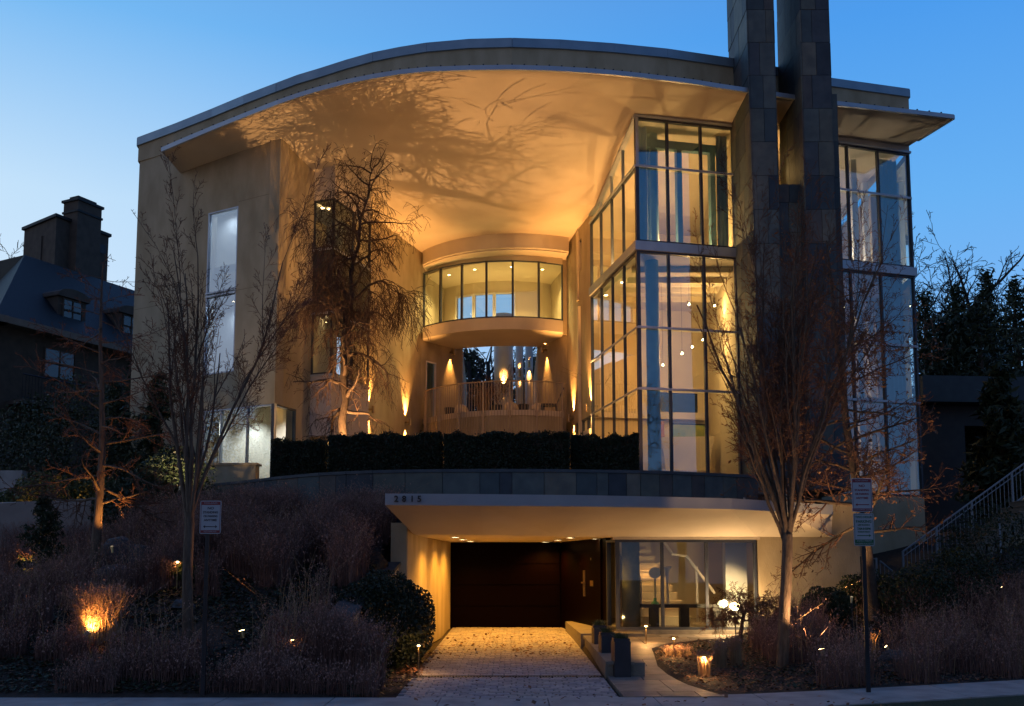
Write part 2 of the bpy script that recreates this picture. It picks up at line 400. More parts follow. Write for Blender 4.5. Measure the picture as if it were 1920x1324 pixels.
# flagstone path
mb = MB()
def path_r(y): return lerp_tab([(13.8, 3.05), (15, 2.75), (17, 2.55), (19.2, 2.75), (20.2, 3.6), (20.9, 5.5), (22, 5.6)], y)
y = 13.83
while y < 21.9:
    h = random.choice([.55, .62, .78]); h = min(h, 22 - y); x = 1.58; yy = y + h
    xe = path_r(y + h / 2)
    while x < xe:
        wd = min(random.choice([.55, .8, 1.1]), xe - x); wd = max(wd, .05)
        if xe - (x + wd) < .2: wd = xe - x
        z = .03 + .3 * sstep(15.5, 20.5, y); z2 = .03 + .3 * sstep(15.5, 20.5, yy)
        g = .006; last = x + wd > xe - .01; r0_ = path_r(y) if last else x + wd - g; r1_ = path_r(yy) if last else x + wd - g
        mb.hexa([(x + g, y + g, -.04), (max(r0_, x + .05), y + g, -.04), (max(r1_, x + .05), yy - g, -.04), (x + g, yy - g, -.04), (x + g, y + g, z), (max(r0_, x + .05), y + g, z), (max(r1_, x + .05), yy - g, z2), (x + g, yy - g, z2)], random.random())
        x += wd
    y = yy
structure(mb.build('path', FLAG, tones=True))

# =================================================================== THE HOUSE
B = (-6.76, 27.0); LA = (-12.08, 30.0); S = (-3.5, 36.3); C0 = (3.65, 27.3); FR = (2.05, 35.4); G1 = (6.75, 28.0)
R0 = (9.03, 28.72); R1 = (12.85, 29.87)
ZT, ZB, ZF1, ZF2 = 4.05, 7.39, 11.0, 13.95
house = thing('modern_house', 'large three storey modern house with curved roof, glass corner and twin slate chimneys', 'house', (0, 27, 0))
# ---- roof
rf = [(303, 284, 27.5), (340, 268, 27.1), (400, 243, 26.5), (460, 219, 25.9), (520, 196, 25.3), (560, 182, 25.1), (600, 170, 24.9), (650, 157, 24.7), (700, 147, 24.5), (750, 139, 24.4), (800, 134, 24.3), (880, 131, 24.2), (960, 130, 24.2),
      (1030, 132, 24.3), (1100, 136, 24.5), (1150, 140, 24.7), (1200, 145, 24.9), (1250, 151, 25.15), (1300, 157, 25.4), (1350, 165, 25.7), (1405, 173, 26.0), (1480, 184, 26.45), (1560, 196, 26.9), (1640, 205, 27.3), (1720, 214, 27.6), (1788, 222, 27.9)]
cols = []
for u, v, D in rf:
    p = W(u, v, D); x = p.x
    yk = lerp_tab([(-11, 29.5), (-6.5, 26.6), (-3, 26.3), (1, 26.6), (3.6, 27.4), (6.7, 28.4), (9, 33), (13, 33)], x)
    yc = lerp_tab([(-11, 33), (-6.5, 28.9), (-4.5, 30.6), (-1.4, 31), (2.9, 31.3), (6.7, 32.5), (9, 36), (13, 36)], x)
    zk = lerp_tab([(-11, 14.15), (-6.5, 14.38), (0, 14.85), (3.6, 15.22), (6.7, 15.2), (13, 15.35)], x)
    zc = lerp_tab([(-11, 14.1), (-6.5, 13.98), (0, ZF2), (7, ZF2), (9, 15), (13, 15.2)], x)
    pw_ = lerp_tab([(-11, 1.0), (-6.5, 1.15), (0, 1.35), (3.6, 3.0), (6.7, 3.0), (13, 3)], x)
    ys_ = [p.y + (yc - p.y) * t / 16 for t in range(17)] + [yc + .01, yc + (39 - yc) * .5, 39.]
    col = []
    for y in ys_:
        if y <= yc:
            t_ = (y - p.y) / (yc - p.y); z = p.z + (zc - p.z) * t_ ** pw_ + lerp_tab([(1, 0), (3.6, .19), (6.7, .06), (9, 0)], x) * math.sin(math.pi * min(1, t_ / .8))
        else: z = zc
        xb = min(max(x, -10.4), 12.8); xx = x + (xb - x) * min(1, (y - p.y) / 2)
        col.append((xx, y, z))
    cols.append(col)
mb = MB(); n = len(cols); m_ = len(cols[0])
for c in cols:
    for q in c: mb.vert(q)
for c in cols:
    for q in c: mb.vert((q[0], q[1], q[2] + .09 + (.1 if q[1] > 28 else 0)))
o_ = n * m_
for i in range(n - 1):
    for j in range(m_ - 1):
        a, b, c, d = i * m_ + j, (i + 1) * m_ + j, (i + 1) * m_ + j + 1, i * m_ + j + 1
        mb.f.append([a, b, c, d]); mb.f.append([o_ + a, o_ + d, o_ + c, o_ + b])
    a, b = i * m_, (i + 1) * m_; mb.f.append([a, a + o_, b + o_, b])
for i in (0, n - 1):
    for j in range(m_ - 1): a = i * m_ + j; mb.f.append([a, a + 1, a + 1 + o_, a + o_])
roof = mb.build('roof', SOFFIT, house)
for p_ in roof.data.polygons: p_.use_smooth = len(p_.vertices) == 4 and abs(p_.normal.z) > .8
mb = MB()
for i in range(n - 1):
    a, b = Vector(cols[i][0]), Vector(cols[i + 1][0])
    mb.hexa([(a.x, a.y - .05, a.z - .03), (b.x, b.y - .05, b.z - .03), (b.x, b.y + .03, b.z - .03), (a.x, a.y + .03, a.z - .03), (a.x, a.y - .05, a.z + .10), (b.x, b.y - .05, b.z + .10), (b.x, b.y + .03, b.z + .10), (a.x, a.y + .03, a.z + .10)])
for q, c in ((cols[-1][0], cols[-1][3]),):
    q = Vector(q); c = Vector(c); mb.hexa([(q.x - .03, q.y, q.z - .03), (q.x + .04, q.y, q.z - .03), (c.x + .04, c.y, c.z - .03), (c.x - .03, c.y, c.z - .03), (q.x - .03, q.y, q.z + .1), (q.x + .04, q.y, q.z + .1), (c.x + .04, c.y, c.z + .1), (c.x - .03, c.y, c.z + .1)])
mb.build('roof_edge', ALU, roof)
mb = MB()
for i in range(0, n - 1):
    for t in (.0, .33, .66):
        a = Vector(cols[i][0]).lerp(Vector(cols[i + 1][0]), t); mb.box(a.x - .02, a.x + .02, a.y - .02, a.y + .02, a.z + .101, a.z + .15)
mb.build('snow_guard', DARKM, roof)['kind'] = 'stuff'
pp = [(260, 262, 30.1), (330, 233, 29.2), (400, 205, 28.5), (460, 180, 27.7), (520, 157, 27.1), (560, 142, 26.9), (600, 130, 26.7), (650, 114, 26.5), (700, 100, 26.3), (750, 90, 26.2), (800, 82, 26.1), (880, 75, 26.05), (960, 73, 26), (1050, 76, 26.2), (1150, 83, 26.5), (1250, 93, 26.9), (1380, 112, 27.6), (1470, 130, 28.25), (1560, 148, 28.9), (1703, 168, 29.8)]
P3 = [W(*q) for q in pp]; P3[0] = Vector((-12.13, 29.98, P3[0].z))
back = [(P3[-1] + Vector((-.3, 9, 0))), (P3[0] + Vector((-1.2, 9, 0)))]
loop = P3 + back
def rz_(p):
    if p.x < -9.5: return 14.9
    if p.y > 31: return 15.0
    c = min(cols, key=lambda c: abs(c[0][0] - p.x)); q = min(c, key=lambda q: abs(q[1] - p.y)); return q[2] + .06
mb = MB(); mc = MB()
for i in range(len(loop)):
    a, b = loop[i], loop[(i + 1) % len(loop)]
    wa, wb = (a.x, a.y), (b.x, b.y); L = math.hypot(b.x - a.x, b.y - a.y)
    def seg(m2, o0, o1, za0, zb0, za1, zb1, e=.012):
        m2.hexa([wp(wa, wb, -e, za0, o0), wp(wa, wb, L + e, zb0, o0), wp(wa, wb, L + e, zb0, o1), wp(wa, wb, -e, za0, o1),
                 wp(wa, wb, -e, za1, o0), wp(wa, wb, L + e, zb1, o0), wp(wa, wb, L + e, zb1, o1), wp(wa, wb, -e, za1, o1)])
    seg(mb, 0, .3, rz_(a), rz_(b), a.z - .27, b.z - .27, 0)
    seg(mc, -.06, .4, a.z - .27, b.z - .27, a.z, b.z, .0)
par = mb.build('parapet', STUCCO, house); mc.build('coping', ALUD, par)

# ---- left wing
def W1(u, v): return onwall(LA, B, u, v)
s0w, s1w = 3.22, 4.47
zt = 12.58; zg = 6.46
L1 = frame(LA, B)[3]
mb = MB(); wall(mb, LA, B, 0, 14.95, .35, [(s0w, s1w, 7.55, zt), (3.3, L1 + 1, 4.2, zg)])
mb.build('wall', STUCCO, house)
window(house, LA, B, s0w, s1w, 7.55, zt, mz=(9.95, 10.05), gm=GLASSW, fm=ALU, dep=(.0, .1), fw=.04)
window(house, LA, B, 3.3, L1 + .0, 4.2, zg, ms=(4.0, 5.05), gm=GLASSB, fm=ALU, dep=(.0, .1), fw=.045)
# wing far return and lower projecting wall
mb = MB(); wall(mb, (-13.3, 39), LA, 0, 14.95, .35); mb.build('wall', STUCCO, house)
mb = MB(); mb.prism([(-9.6, 31.2), (-6.6, 29.3), (-6.5, 29.4), (-9.5, 31.3)], 4.2, 6.9); mb.build('interior_wall', WHITEP, house)
# side wall of the wing towards the court
Ls = frame(B, S)[3]
holes = [(-1, 1.15, 4.2, zg), (1.95, 4.3, 4.3, 13.6), (4.9, 5.5, 4.2, 6.4)]
mb = MB(); wall(mb, B, S, 0, 14.9, .35, holes); mb.build('wall', STUCCO, house)
window(house, B, S, .0, 1.15, 4.2, zg, gm=GLASS, fm=MULL, dep=(0, .1), fw=.05)
window(house, B, S, 4.9, 5.5, 4.2, 6.4, gm=GLASS, fm=MULL, dep=(.1, .2), fw=.05)
# floors of the wing
_, dS, nS, _ = frame(B, S); _, dW, nW, _ = frame(LA, B)
def off2(P, d, k): return (P[0] + d.x * k, P[1] + d.y * k)
wingpoly = [(-11.8, 30.2), (-6.95, 27.45), (-3.9, 36), (-12.6, 38)]
for z, nm in ((6.9, 'floor_slab'), (10.7, 'floor_slab'), (3.95, 'floor_slab')):
    mb = MB(); mb.prism(wingpoly, z, z + .25); mb.build(nm, INPAINT if z > 4 else FLOORM, house)
mb = MB(); mb.prism([(-9.6, 29.75), (-7.25, 28.4), (-7.2, 28.5), (-9.55, 29.85)], 7.2, 13.2); mb.build('window_blind', WHITEP, house)   # pale blind behind the tall window
mb = MB(); mb.prism([(-11.6, 33.6), (-4.9, 33.6), (-4.9, 33.8), (-11.6, 33.8)], 4.2, 6.9); mb.build('interior_wall', INPAINT, house)
# bay window tower
be = .72
b0 = wp(B, S, 1.9, 0, 0); b1 = wp(B, S, 1.9, 0, -be); b2 = wp(B, S, 4.3, 0, -be); b3 = wp(B, S, 4.3, 0, 0)
b0, b1, b2, b3 = [(q.x, q.y) for q in (b0, b1, b2, b3)]
bay = MB(); bay.prism([b0, b1, b2, b3], 13.12, 14.3)
bayo = bay.build('bay_window', SOFFIT, house)
def bayband(name, z0, z1, m, t=.0):
    q = MB(); q.prism([b0, b1, b2, b3], z0, z1); return q.build(name, m, bayo)
PANEL = mat('dark_bay_panel', (.03, .027, .022), (.05, .045, .035), scale=3, rough=.5)
bayband('bay_panel', 9.55, 11.5, PANEL)
for z0, z1 in ((11.56, 13.12), (7.65, 9.5)):
    for P_, Q_, L_ in ((b0, b1, be), (b1, b2, 2.4)):
        window(bayo, P_, Q_, 0, L_, z0, z1, ms=(() if L_ < 1 else (1.25,)), fm=MULL, gm=GLASS, dep=(.0, .07), fw=.045)
for z in (11.5, 9.5, 7.58):
    mb = MB()
    for P_, Q_, L_ in ((b0, b1, be), (b1, b2, 2.4)): wbox(mb, P_, Q_, -.02, L_ + .02, z, z + .06, -.03, .05)
    mb.build('sill', ALU, bayo)
LAV = mat('pale_lavender_panel', (.42, .38, .40), (.5, .45, .46), scale=3, rough=.6)
bayband('bay_base', 5.75, 7.58, LAV)
mb = MB(); wbox(mb, B, S, 2.2, 4.2, 11.75, 13.2, .9, 1.0); wbox(mb, B, S, 2.2, 4.2, 7.8, 9.4, 1.3, 1.4); mb.build('interior_wall', INPAINT, house)

JOINT = mat('stucco_joint', (.25, .2, .12), rough=.95)
mb = MB(); wbox(mb, LA, B, 0, L1, 9.98, 9.992, -.002, .01); wbox(mb, LA, B, s1w + .02, L1, 12.7, 12.712, -.002, .01); mb.build('joint', JOINT, house)['kind'] = 'stuff'
mb = MB(); wbox(mb, B, S, 0, 1.9, 12.65, 12.662, -.002, .01); wbox(mb, B, S, 0, 1.9, 9.5, 9.512, -.002, .01); wbox(mb, B, S, 4.4, Ls, 10.9, 10.912, -.002, .01); mb.build('joint', JOINT, house)['kind'] = 'stuff'
# ---- bridge between the wings
def arc(A, M, C, n, za=None):
    # circle through three plan points
    ax, ay, bx, by, cx_, cy_ = *A, *M, *C
    d = 2 * (ax * (by - cy_) + bx * (cy_ - ay) + cx_ * (ay - by))
    ux = ((ax * ax + ay * ay) * (by - cy_) + (bx * bx + by * by) * (cy_ - ay) + (cx_ ** 2 + cy_ ** 2) * (ay - by)) / d
    uy = ((ax * ax + ay * ay) * (cx_ - bx) + (bx * bx + by * by) * (ax - cx_) + (cx_ ** 2 + cy_ ** 2) * (bx - ax)) / d
    r = math.hypot(ax - ux, ay - uy); t0 = math.atan2(ay - uy, ax - ux); t1 = math.atan2(cy_ - uy, cx_ - ux)
    while t1 - t0 > math.pi: t1 -= 2 * math.pi
    while t1 - t0 < -math.pi: t1 += 2 * math.pi
    return [(ux + r * math.cos(t0 + (t1 - t0) * i / n), uy + r * math.sin(t0 + (t1 - t0) * i / n)) for i in range(n + 1)]
def arcband(pts, z0, z1, o0, o1, name, m, parent, smooth=False):
    mb = MB(); f = [(p[0], p[1] + o0) for p in pts]; bk = [(p[0], p[1] + o1) for p in pts]
    mb.prism(f + bk[::-1], z0, z1)
    o = mb.build(name, m, parent); return o
def bow(A, C, k=.38):
    return arc(A, (A[0] * .5 + C[0] * .5 + k * 0, (A[1] + C[1]) / 2 - 1.15), C, 24)
ga = arc((-3.42, 36.35), (-.72, 34.85), (1.90, 35.3), 24)
mb = MB(); wall(mb, (-3.52, 36.28), (-2.75, 38.6), 10.5, 14.3, .3); mb.build('wall', STUCCO, house)
mb = MB(); wall(mb, (1.5, 38.2), (2.05, 35.38), 10.5, 14.3, .3); wall(mb, (1.88, 35.34), (2.1, 35.36), 10.5, 14.3, .1); mb.build('wall', STUCCO, house)
bridge = arcband(ga, 10.5, 10.94, -.25, 2.5, 'bridge_floor', SOFFIT, house)
arcband(arc((-3.45, 36.1), (-.72, 34.2), (2.1, 34.5), 24), 13.42, 14.2, 0, .5, 'bridge_fascia', SOFFIT, house)
arcband(arc((-3.4, 36.15), (-.72, 34.3), (2.05, 34.6), 24), 13.38, 13.44, .02, 1.6, 'bridge_eave', SOFFIT, house)
arcband(arc((-3.3, 36.6), (-.72, 35.0), (1.9, 35.2), 24), 13.16, 13.40, 0, 3.2, 'bridge_ceiling', INPAINT, house)
arcband([(p[0], p[1]) for p in ga], 10.94, 11.0, -.22, -.1, 'bridge_sill', MULL, bridge)
bw = None
ends = [0, 4, 8, 12, 16, 20, 24]
for a, b in zip(ends, ends[1:]):
    A_, B_ = ga[a], ga[b]; L_ = math.hypot(B_[0] - A_[0], B_[1] - A_[1])
    window(house, A_, B_, 0, L_, 10.96, 13.17, fm=MULL, gm=GLASS, dep=(-.05, .05), fw=.035, name='bridge_window')
# inner white posts, far glazing and end walls of the bridge
gb = arc((-2.9, 38.6), (-.6, 37.4), (1.75, 37.9), 6)
for i, (A_, B_) in enumerate(zip(gb, gb[1:])):
    L_ = math.hypot(B_[0] - A_[0], B_[1] - A_[1])
    if i in (0, 4, 5):
        mb = MB(); wall(mb, A_, B_, 10.94, 13.2, .12); mb.build('interior_wall', INPAINT, house)
    else:
        window(house, A_, B_, 0, L_, 10.96, 12.7, fm=WHITEP, gm=GLASS, dep=(-.06, .06), fw=.06, name='bridge_window')
        mb = MB(); wall(mb, A_, B_, 12.7, 13.2, .1); mb.build('interior_wall', INPAINT, house)
mb = MB(); mb.prism([(-3.3, 36.6), (1.9, 35.6), (1.7, 38.3), (-2.9, 39)], 10.86, 10.945); mb.build('floor_slab', SOFFIT, house)
# walls at balcony level under the bridge
mb = MB(); wall(mb, (-3.5, 36.3), (-2.0, 38.2), 3, 10.6, .3, [(.28, .85, 7.42, 9.75)])
mb.build('wall', STUCCO, house)
window(house, (-3.5, 36.3), (-2.0, 38.2), .28, .85, 7.42, 9.75, fm=WHITEP, gm=GLASSB, dep=(-.02, .12), fw=.05, name='balcony_door')
mb = MB(); wall(mb, (1.02, 37.7), (2.05, 35.4), 3, 10.6, .3); mb.build('wall', STUCCO, house)
mb = MB(); wall(mb, (1.0, 45), (1.02, 37.7), 3, 10.6, .3); wall(mb, (-2.0, 38.2), (-2.2, 46), 3, 10.6, .3); mb.build('wall', STUCCO, house)
mb = MB(); mb.prism([(-3.7, 37.3), (-2.6, 38.6), (-3.0, 39), (-4.2, 37.8)], 7.3, 10.4); mb.build('interior_wall', INPAINT, house); mb = MB(); wall(mb, (-6.3, 28.9), (-6.5, 35), 4.2, 10.6, .1); mb.build('interior_wall', INPAINT, house)
# columns behind the balcony
def column(x, y, r, z0, z1, m=SOFFIT):
    mb = MB(); mb.lathe(x, y, [(0, z0), (r, z0), (r, z1), (0, z1)], 28); return mb.build('column', m, house, smooth=True)
colA = W(944, 700, 40.5); column(colA.x, colA.y, .41, 7.3, 12.6, WHITEP)
for u, D, r in ((974, 41.5, .17), (992, 42.5, .17)):
    q = W(u, 700, D); column(q.x, q.y, r, 7.3, 12.8, WHITEP)
# balcony
bal = arc((-3.2, 35.9), (-.72, 34.0), (1.85, 34.3), 36)
bf = arcband(bal, 7.2, 7.39, -.06, 1.3, 'balcony', SOFFIT, house)
arcband(bal, 3.9, 7.2, 0, .25, 'balcony_wall', STUCCO, bf)
mb = MB(); mb.prism([(-3.4, 36), (-1, 35), (1.8, 35.1), (1.2, 45), (-2.3, 46)], 7.15, 7.38); mb.build('terrace_floor', STONE, house)
RAIL = mat('painted_railing', (.30, .24, .17), (.36, .29, .2), scale=5, rough=.5)
mb = MB(); mp = MB()
def arcpt(pts, t, off=0):
    x = t * (len(pts) - 1); i = min(int(x), len(pts) - 2); fct = x - i
    a, b = pts[i], pts[i + 1]; d = Vector((b[0] - a[0], b[1] - a[1])).normalized()
    return Vector((a[0] + (b[0] - a[0]) * fct - (-d.y) * -off * 1, a[1] + (b[1] - a[1]) * fct + d.x * off))
for i in range(57):
    p = arcpt(bal, i / 56, -.13)
    if i % 9 == 1: continue
    mb.box(p.x - .011, p.x + .011, p.y - .011, p.y + .011, 6.45, 8.42)
for z in (8.42, 6.43): mb.tube([(*arcpt(bal, t / 40, -.13), z) for t in range(41)], .024, 6)
rl = mb.build('railing', RAIL, bf)
for i in range(7):
    p = arcpt(bal, (i * 9 + 1) / 56, -.13) if i < 7 else None
    if p is None or (i * 9 + 1) > 56: continue
    mp.box(p.x - .03, p.x + .03, p.y - .03, p.y + .03, 6.4, 8.44); mp.box(p.x - .06, p.x + .06, p.y - .02, p.y + .13, 7.15, 7.36); mp.box(p.x - .06, p.x + .06, p.y - .02, p.y + .13, 6.5, 6.7)
mp.build('railing_post', RAIL, rl)

# ---- right wing: solid piece and small window, then the glass corner
def W2(u, v): return onwall(FR, C0, u, v)
Lr = frame(FR, C0)[3]
sg = 3.3
mb = MB(); wall(mb, FR, C0, 0, 14.9, .3, [(sg, Lr + 1, 4.0, 15.3), (1.35, sg + .01, 4.0, 6.95), (1.72, 2.2, 12.35, 13.5)])
mb.build('wall', STUCCO, house)
window(house, FR, C0, 1.72, 2.2, 12.35, 13.5, fm=MULL, gm=GLASS, dep=(.05, .15), fw=.04)
Z1, Z2, Z3, Z4, Z5, Z6 = 6.95, 8.76, 11.05, 11.32, 13.62, 15.12
msS = [W2(u, 500)[0] for u in (1125, 1145.6, 1167.4)]
window(house, FR, C0, sg, Lr - .0, 4.05, Z3, ms=msS, mz=(Z1, Z2), fm=MULL, gm=GLASS, dep=(0, .1), fw=.05, mw=.035, trans=ALU, name='glass_wall')
window(house, FR, C0, 1.35, sg - .0, 4.05, Z1, ms=(2.1, 2.75), fm=MULL, gm=GLASS, dep=(.0, .1), fw=.05, mw=.035, name='glass_wall')
mb = MB(); wbox(mb, FR, C0, 2.3, 3.2, 4.05, 6.5, -.02, .14); dr = mb.build('terrace_door', SOFFIT, house)
mb = MB(); wbox(mb, FR, C0, 2.42, 3.08, 4.2, 6.36, -.03, -.021); mb.build('door_pane', GLASSB, dr)
window(house, FR, C0, sg, Lr, Z4, Z5, ms=msS, fm=MULL, gm=GLASS, dep=(0, .1), fw=.05, mw=.035, name='glass_wall')
# sloping upper lights under the soffit
mb = MB(); g = MB()
def zs_(s): return lerp_tab([(0, 13.95), (4.23, 13.93), (8.25, 15.14)], s) - .0
SS = [sg] + msS + [Lr]
for a, b in zip(SS, SS[1:]):
    za, zb2 = max(zs_(a), Z5 + .06), max(zs_(b), Z5 + .06)
    g.face([wp(FR, C0, a, Z5, .05), wp(FR, C0, b, Z5, .05), wp(FR, C0, b, zb2, .05), wp(FR, C0, a, za, .05)])
    mb.hexa([wp(FR, C0, a, za - .05, -.05), wp(FR, C0, b, zb2 - .05, -.05), wp(FR, C0, b, zb2 - .05, .1), wp(FR, C0, a, za - .05, .1), wp(FR, C0, a, za + .03, -.05), wp(FR, C0, b, zb2 + .03, -.05), wp(FR, C0, b, zb2 + .03, .1), wp(FR, C0, a, za + .03, .1)])
    wbox(mb, FR, C0, b - .02, b + .015, Z5, zb2 - .05, .003, .095)
wbox(mb, FR, C0, sg, Lr, Z5 - .03, Z5 + .03, -.04, .11)
gw = mb.build('glass_wall', ALU, house); g.build('pane', GLASS, gw)
# glass front
Lf = frame(C0, G1)[3]
mf = [onwall(C0, G1, u, 400)[0] for u in (1254, 1317)]
mf2 = [onwall(C0, G1, u, 700)[0] for u in (1258, 1325)]
window(house, C0, G1, 0, Lf, 4.05, Z3, ms=mf2, mz=(Z1, Z2), fm=MULL, gm=GLASSB, dep=(0, .12), fw=.06, mw=.07, name='glass_wall', tw=.07)
window(house, C0, G1, 0, Lf, Z4, Z6, ms=mf, mz=(Z5,), fm=MULL, gm=GLASSB, dep=(0, .12), fw=.06, mw=.07, name='glass_wall', tw=.07)
mb = MB(); wbox(mb, C0, G1, -.06, Lf, Z3, Z4, -.06, .2); wbox(mb, FR, C0, sg, Lr - .2, Z3 + .002, Z4 - .002, -.06, .2)
mb.build('floor_band', ALU, house); mb = MB(); wbox(mb, C0, G1, -.04, Lf, Z6, Z6 + .07, -.04, .15); mb.build('head_frame', ALU, house)
mb = MB(); wbox(mb, C0, G1, .0, Lf, Z6 + .07, 15.6, .0, .2); mb.build('header_wall', SOFFIT, house)
# right glass part
Lq = frame(R0, R1)[3]
mr = [onwall(R0, R1, u, 320)[0] for u in (1590.6, 1647.7)]; mr2 = [onwall(R0, R1, u, 700)[0] for u in (1603, 1660)]
window(house, R0, R1, .3, Lq, Z4, Z6, ms=mr, mz=(Z5,), fm=MULL, gm=GLASSB, dep=(0, .12), fw=.06, mw=.06, name='glass_wall', tw=.07)
mb = MB(); wbox(mb, R0, R1, .3, Lq, 0, 3.99, 0, .3); mb.build('base_wall', STUCCO, house)
window(house, R0, R1, .3, Lq, 4.0, Z3, ms=mr2, mz=(Z1, Z2), fm=MULL, gm=GLASSB, dep=(0, .12), fw=.06, mw=.06, name='glass_wall', tw=.07)
mb = MB(); wbox(mb, R0, R1, .3, Lq + .06, Z3, Z4, -.06, .2); mb.build('floor_band', ALU, house); mb = MB(); wbox(mb, R0, R1, .3, Lq + .04, Z6, Z6 + .07, -.04, .15); mb.build('head_frame', ALU, house)
mb = MB(); wbox(mb, R0, R1, .0, Lq, Z6 + .07, 15.6, .0, .2); mb.build('header_wall', SOFFIT, house)
R2 = (R1[0] - .6, 38.5)
window(house, R1, (R1[0] + .2, 33.0), 0.05, 3.1, 4.0, Z6, ms=(1.5,), mz=(Z1, Z2, Z3, Z5), fm=MULL, gm=GLASS, dep=(0, .12), fw=.06, name='glass_wall')
mb = MB(); wall(mb, (R1[0] + .2, 33.0), (R1[0] + .3, 38.5), 2, 15, .3); mb.build('wall', STUCCO, house)
# floors, ceilings and inner walls of the right wing
def rpoly(inset=.2): return [(2.35 + inset, 35.0), (3.72 + inset, 27.6), (6.75, 28.25), (9.0, 28.95), (12.6, 30.05), (12.7, 37.5), (2.4, 37.5)]
mb = MB(); mb.prism(rpoly(), Z3 + .002, Z4 - .01); mb.build('floor_slab', SOFFIT, house)
mb = MB(); mb.prism(rpoly(), 3.9, 4.03); mb.build('floor_slab', FLOORM, house)
mb = MB(); mb.prism([(9.3, 31), (12.5, 31.6), (12.6, 37.4), (9.3, 37.4)], 7.2, 7.42); mb.build('floor_slab', SOFFIT, house)
mb = MB(); mb.prism([(2.5, 33.3), (6.9, 34.0), (6.9, 37.4), (2.4, 37.4)], 7.05, 7.3); mb.build('floor_slab', SOFFIT, house)
# back wall, a dark uncurtained window low down
a_, b_ = (2.35, 33.4), (7.2, 34.3)
lo = onwall(a_, b_, 1236, 800); hi = onwall(a_, b_, 1308, 738)
mb = MB(); wall(mb, a_, b_, 4, Z3, .15, [(lo[0], hi[0], lo[1] + .25, hi[1])]); mb.build('interior_wall', INPAINT, house)
window(house, a_, b_, lo[0], hi[0], lo[1] + .25, hi[1], ms=(), fm=DARKM, gm=GLASS, dep=(.03, .1))
mb = MB(); wall(mb, (2.3, 36.2), (7.3, 36.9), 4, 10.5, .1); mb.build('interior_wall', DARKM, house)  # added dark sheet, blocks the sky so the back window reads dark
mb = MB(); wall(mb, (2.35, 33.6), (7.2, 34.5), Z4, 14.5, .15); mb.build('interior_wall', INPAINT, house)
mb = MB(); wall(mb, (7.1, 34.3), (6.78, 28.3), 4, Z3, .15); wall(mb, (7.1, 34.3), (6.78, 28.3), Z4, 15.1, .15); mb.build('interior_wall', INPAINT, house)
mb = MB(); wall(mb, (9.2, 28.9), (9.3, 37), 4, Z3, .15); wall(mb, (9.2, 28.9), (9.3, 37), Z4, 15.1, .15); mb.build('interior_wall', INPAINT, house)
hb = [(.4, 1.1, 11.9, 14.6), (1.4, 2.2, 11.9, 14.6), (2.4, 3.2, 11.9, 14.6), (.4, 1.3, 8.2, 10.6), (1.7, 2.9, 8.2, 10.6)]
mb = MB(); wall(mb, (9.3, 36), (12.7, 36.6), 3.9, 15.2, .2, hb); mb.build('interior_wall', INPAINT, house)
for u, D, r in ((1225, 28.35, .20),):
    q = W(u, 700, D); column(q.x, q.y, r, 4.03, Z3, STEEL)
q = W(1222, 350, 28.5); column(q.x, q.y, .2, Z4, 15.1, STEEL)
for u in (1609, 1664, 1630):
    q = W(u, 600, 30.6 if u != 1630 else 32.5)
    for z0, z1 in ((4.03, Z3), (Z4, 15.2)):
        mb = MB(); mb.box(q.x - .09, q.x + .09, q.y - .1, q.y + .1, z0, z1); mb.build('column', WHITEP, house)
# inner frame of the upper corner room, painted blue grey
mb = MB(); 
for s in (.75, 1.62, 2.72): wbox(mb, C0, G1, s, s + .16, Z4, 14.75, .75, .95)
wbox(mb, C0, G1, .3, Lf, 14.6, 14.85, .752, .948); mb.build('inner_frame', STEEL, house)
# sheer curtains
CURT = mat('sheer_curtain', (.55, .58, .60), (.65, .66, .66), scale=3, rough=.8)
def curtain(P, Q, s0, s1, z0, z1, off):
    n_ = int((s1 - s0) / .03); v_ = []
    for i in range(n_ + 1):
        s_ = s0 + (s1 - s0) * i / n_; o1_ = off + .045 * math.sin(i * 1.1) + .01 * math.sin(i * .37)
        v_ += [tuple(wp(P, Q, s_, z0, o1_)), tuple(wp(P, Q, s_, z1, o1_))]
    f_ = [(2 * i, 2 * i + 2, 2 * i + 3, 2 * i + 1) for i in range(n_)]
    return npmesh('curtain', v_, f_, CURT, house)
curtain(C0, G1, .12, .5, Z4, 15.0, .35); curtain(C0, G1, 2.75, 3.1, Z4, 15.0, .4)
curtain(R0, R1, .95, 1.4, Z4, 15.0, .45); curtain(R0, R1, 3.1, 3.8, Z4, 15.0, .4); curtain(R0, R1, 3.0, 3.8, 4.05, Z3, .4); curtain(R0, R1, 1.0, 1.35, 4.05, Z3, .45)
# ceiling beams of the double height room
for k in range(4):
    mb = MB(); mb.box(3.7, 6.8, 28.9 + k * 1.1, 29.02 + k * 1.1, Z3 - .18, Z3 + .001); mb.build('ceiling_beam', INPAINT, house)
# fireplace block
mb = MB(); p0 = W(1262, 860, 31.5); mb.hexa([(4.9, 31.6, 4.05), (6.2, 31.6, 4.05), (6.2, 33.3, 4.05), (4.9, 33.3, 4.05), (4.9, 31.6, 5.0), (6.35, 31.5, 5.0), (6.35, 33.3, 5.0), (4.9, 33.3, 5.0)])
mb.hexa([(5.15, 31.9, 5.0), (6.5, 31.7, 5.0), (6.5, 33.2, 5.0), (5.15, 33.2, 5.0), (5.0, 31.9, 6.15), (6.75, 31.7, 6.15), (6.75, 33.2, 6.15), (5.0, 33.2, 6.15)]); mb.build('fireplace', INPAINT, house)

